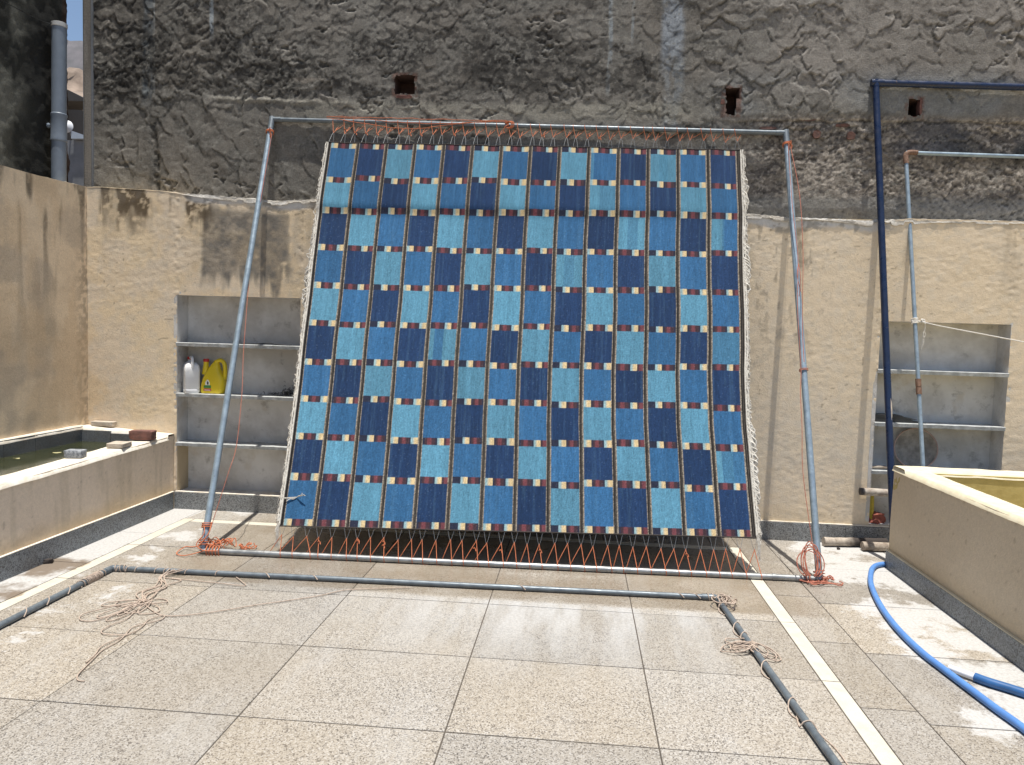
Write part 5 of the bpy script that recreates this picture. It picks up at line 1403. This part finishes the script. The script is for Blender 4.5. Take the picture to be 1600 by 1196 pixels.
b = MB(); b.lathe([(0, 0), (.025, 0), (.025, .022), (.022, .026), (0, .026)], (-3.236, 6.325, SH + .275), (0, 0, 1), 20); b.build('cap', M['red_plastic'], j)
yl = 6.2685
def decal(name, pts, mat, dy=0):
    b = MB(); b.loft([[(x - 3.195, yl - dy, SH + z) for x, z in pts], [(x - 3.195, yl - dy + .004, SH + z) for x, z in pts]]); b.build(name, mat, j, smooth=False)
decal('label_emblem', [(-.020, .075), (.016, .075), (.018, .095), (.004, .122), (-.006, .122), (-.022, .098)], M['white_print'])
decal('label_figure', [(-.006, .080), (.008, .080), (.010, .098), (.004, .108), (-.004, .106)], M['black_print'], .002)
decal('label_band', [(-.034, .050), (.030, .050), (.030, .074), (-.034, .072)], M['green_print'], .001)
decal('label_lettering', [(-.036, .024), (.032, .024), (.032, .046), (-.036, .044)], M['red_print'], .001)
decal('label_lettering', [(-.030, .030), (.026, .030), (.026, .034), (-.030, .034)], M['white_print'], .003)
b = MB(); r5 = random.Random(6)
for k in range(150):
    c = Vector((-2.50 + r5.gauss(0, .028), 6.33 + r5.gauss(0, .025), SH + .006 + abs(r5.gauss(0, .030))))
    if c.x > -2.40: c.x = -2.41
    if k > 110: c = Vector((-2.60 + r5.gauss(0, .05), 6.32 + r5.gauss(0, .02), SH + .005 + r5.random() * .012))
    d = Vector((r5.uniform(-1, 1), r5.uniform(-1, 1), r5.uniform(-.5, .6))).normalized() * r5.uniform(.015, .035)
    c.z = max(c.z, SH + .004)
    b.tube([c, c + d * .5 + Vector((0, 0, r5.uniform(0, .015))), Vector((*(c + d).xy, max(SH + .003, (c + d).z)))], .0016, 4, 2)
tag(b.build('wire_scrubber', M['black_plastic']), 'dark tangled scrap of wire wool on the second shelf of the left recess', 'scrap')
b = MB(); b.tube([(-2.90, 6.26, 1.458), (-2.80, 6.28, 1.457), (-2.72, 6.255, 1.460), (-2.64, 6.27, 1.468), (-2.56, 6.26, 1.457), (-2.45, 6.27, 1.457)], .005, 6, 5)
tag(b.build('black_string', M['black_plastic']), 'short black string lying on the top shelf of the left recess', 'string')

# ================================================================== THINGS IN THE RIGHT RECESS
tr_ = empty('black_tray', (2.6, 6.33, .993), 'black ridged plastic tray pieces stacked on the middle shelf of the right recess', 'tray')
for dz_, ln, off in ((0, .40, 0), (.026, .33, .004)):
    prof = [(0, .0), (ln, .0), (ln - .04, .008), (ln - .09, .012), (ln - .13, .030), (0, .034)]
    b = MB(); b.loft([[(2.395 + off + x, y, .9945 + dz_ + z) for x, z in prof] for y in (6.262, 6.40)])
    b.build('tray_piece', M['black_plastic'], tr_, smooth=False, bevel=.002)
pn = empty('mixing_pan', (2.74, 6.33, .64), 'round cement stained pan standing on edge in the right recess', 'pan')
ax = Vector((-.12, -.98, .16)); cc_ = Vector((2.748, 6.325, .782))
b = MB(); b.lathe([(0, -.045), (.07, -.042), (.12, -.028), (.150, -.008), (.160, .010), (.163, .008), (.153, -.012), (.12, -.036), (.07, -.050), (0, -.053)], cc_, ax, 48); b.build('bowl', M['pan'], pn)
b = MB(); u_ = ax.normalized().orthogonal().normalized(); w_ = ax.normalized().cross(u_)
b.tube([cc_ + ax.normalized() * .010 + (u_ * math.cos(a) + w_ * math.sin(a)) * .162 for a in np.linspace(0, 2 * math.pi, 49)[:-1]], .0055, 8, 0, True); b.build('rolled_rim', M['pan_rim'], pn)
def log(name, a, c, r, mat, label, cat='pole', group=None, charred=None):
    b = MB(); a = Vector(a); c = Vector(c); pts = []; rr = []
    for t in np.linspace(0, 1, 12):
        pts.append(a + (c - a) * t + Vector((0, r5.uniform(-.002, .002), r5.uniform(-.002, .002)))); rr.append(r * r5.uniform(.94, 1.05))
    b.tube(pts, rr, 14)
    o = b.build(name, M[mat] if mat in M else mat); return tag(o, label, cat, group)
wm, nt, bs_ = new_mat('pole_wood_with_charred_end')
p_ = pos(nt); sx_ = nt.nodes.new('ShaderNodeSeparateXYZ'); nt.links.new(p_, sx_.inputs[0])
k_ = mixc(nt, mr(nt, noise(nt, p_, 25, 5, .7), .35, .7), (.46, .40, .33), (.26, .21, .165))
k_ = mixc(nt, mr(nt, mth(nt, 'ADD', sx_.outputs[0], mth(nt, 'MULTIPLY', noise(nt, p_, 20, 4), .10)), 2.20, 2.30), k_, (.045, .035, .03))
nt.links.new(k_, bs_.inputs['Base Color']); bs_.inputs['Roughness'].default_value = .9
bump(nt, noise(nt, p_, 60, 4), .6, .004, bs_)
log('wooden_pole', (1.995, 6.100, .038), (2.50, 6.165, .038), .035, wm, 'wooden pole on the floor by the wall, its right end charred black')
log('wooden_pole', (2.262, 6.020, .038), (2.95, 6.060, .038), .035, 'wood', 'pale wooden pole on the floor lying in front of the charred one')
w2, nt, bs_ = new_mat('pole_wood_dark_tip')
p_ = pos(nt); sx_ = nt.nodes.new('ShaderNodeSeparateXYZ'); nt.links.new(p_, sx_.inputs[0])
k_ = mixc(nt, mr(nt, noise(nt, p_, 25, 5, .7), .35, .7), (.44, .39, .33), (.25, .20, .16))
k_ = mixc(nt, mr(nt, mth(nt, 'ADD', sx_.outputs[0], mth(nt, 'MULTIPLY', noise(nt, p_, 20, 4), .05)), 2.365, 2.325), k_, (.07, .06, .055))
nt.links.new(k_, bs_.inputs['Base Color']); bs_.inputs['Roughness'].default_value = .9
log('wooden_pole', (2.288, 6.200, .432), (3.30, 6.205, .432), .031, w2, 'wooden pole with dark end jutting out at the right recess above the floor')
b = MB(); b.tube([(2.385, 6.27, .622), (2.47, 6.275, .626), (2.62, 6.29, .620)], [.011, .013, .008], 8, 3)
tag(b.build('wood_stick', M['wood']), 'short light wooden stick on the lower shelf of the right recess', 'stick')
lump('yellow_bag', (2.412, 6.33, .31), (.045, .11, .27), .0, M['bag_yellow'], 'crumpled yellow bag in the bottom left of the right recess', 'bag', .25, 17)
lump('rag', (2.462, 6.315, .205), (.12, .10, .075), .3, M['cloth_red'], 'crumpled faded red rag at the bottom of the right recess', 'rag', .45, 23)

# ================================================================== HOSES
hose_pts = [(2.62, 5.72, .0195), (2.42, 5.665, .0195), (2.25, 5.60, .0195), (2.165, 5.52, .0195), (2.085, 5.36, .0195), (1.985, 5.085, .0195), (1.896, 4.709, .0195), (1.843, 4.341, .0195), (1.832, 4.017, .0195), (1.850, 3.80, .0195), (1.872, 3.592, .0195), (1.892, 3.406, .0195), (1.916, 3.233, .0195), (1.94, 2.9, .0195), (1.98, 2.3, .0195)]
b = MB(); b.tube(hose_pts, .0178, 16, 8); tag(b.build('hose', M['hose']), 'long light blue hose curving across the floor from behind the tank', 'hose')
h2 = empty('short_hose', (2.02, 3.66, 0), 'deep blue hose with a white end piece beside the light blue hose', 'hose')
b = MB(); b.tube([(1.960, 3.722, .0225), (1.999, 3.675, .0225), (2.06, 3.622, .0225), (2.13, 3.56, .0225), (2.25, 3.48, .0225)], .0215, 16, 8); b.build('tube', M['hose_dark'], h2)
b = MB(); b.tube([(1.885, 3.815, .0225), (1.925, 3.762, .022), (1.965, 3.715, .022)], .0165, 14, 3); b.build('white_end', M['white_plastic'], h2)
# crumbs of mortar
lump('mortar_crumb', (2.085, 6.02, .008), (.022, .018, .014), .4, M['char'], 'tiny dark crumb on the floor in front of the wooden poles', 'crumb', .2, 40)
lump('mortar_crumb', (-3.445, 4.62, .014), (.05, .035, .03), .4, M['char'], 'dark clod in the puddle at the foot of the trough', 'crumb', .3, 41)
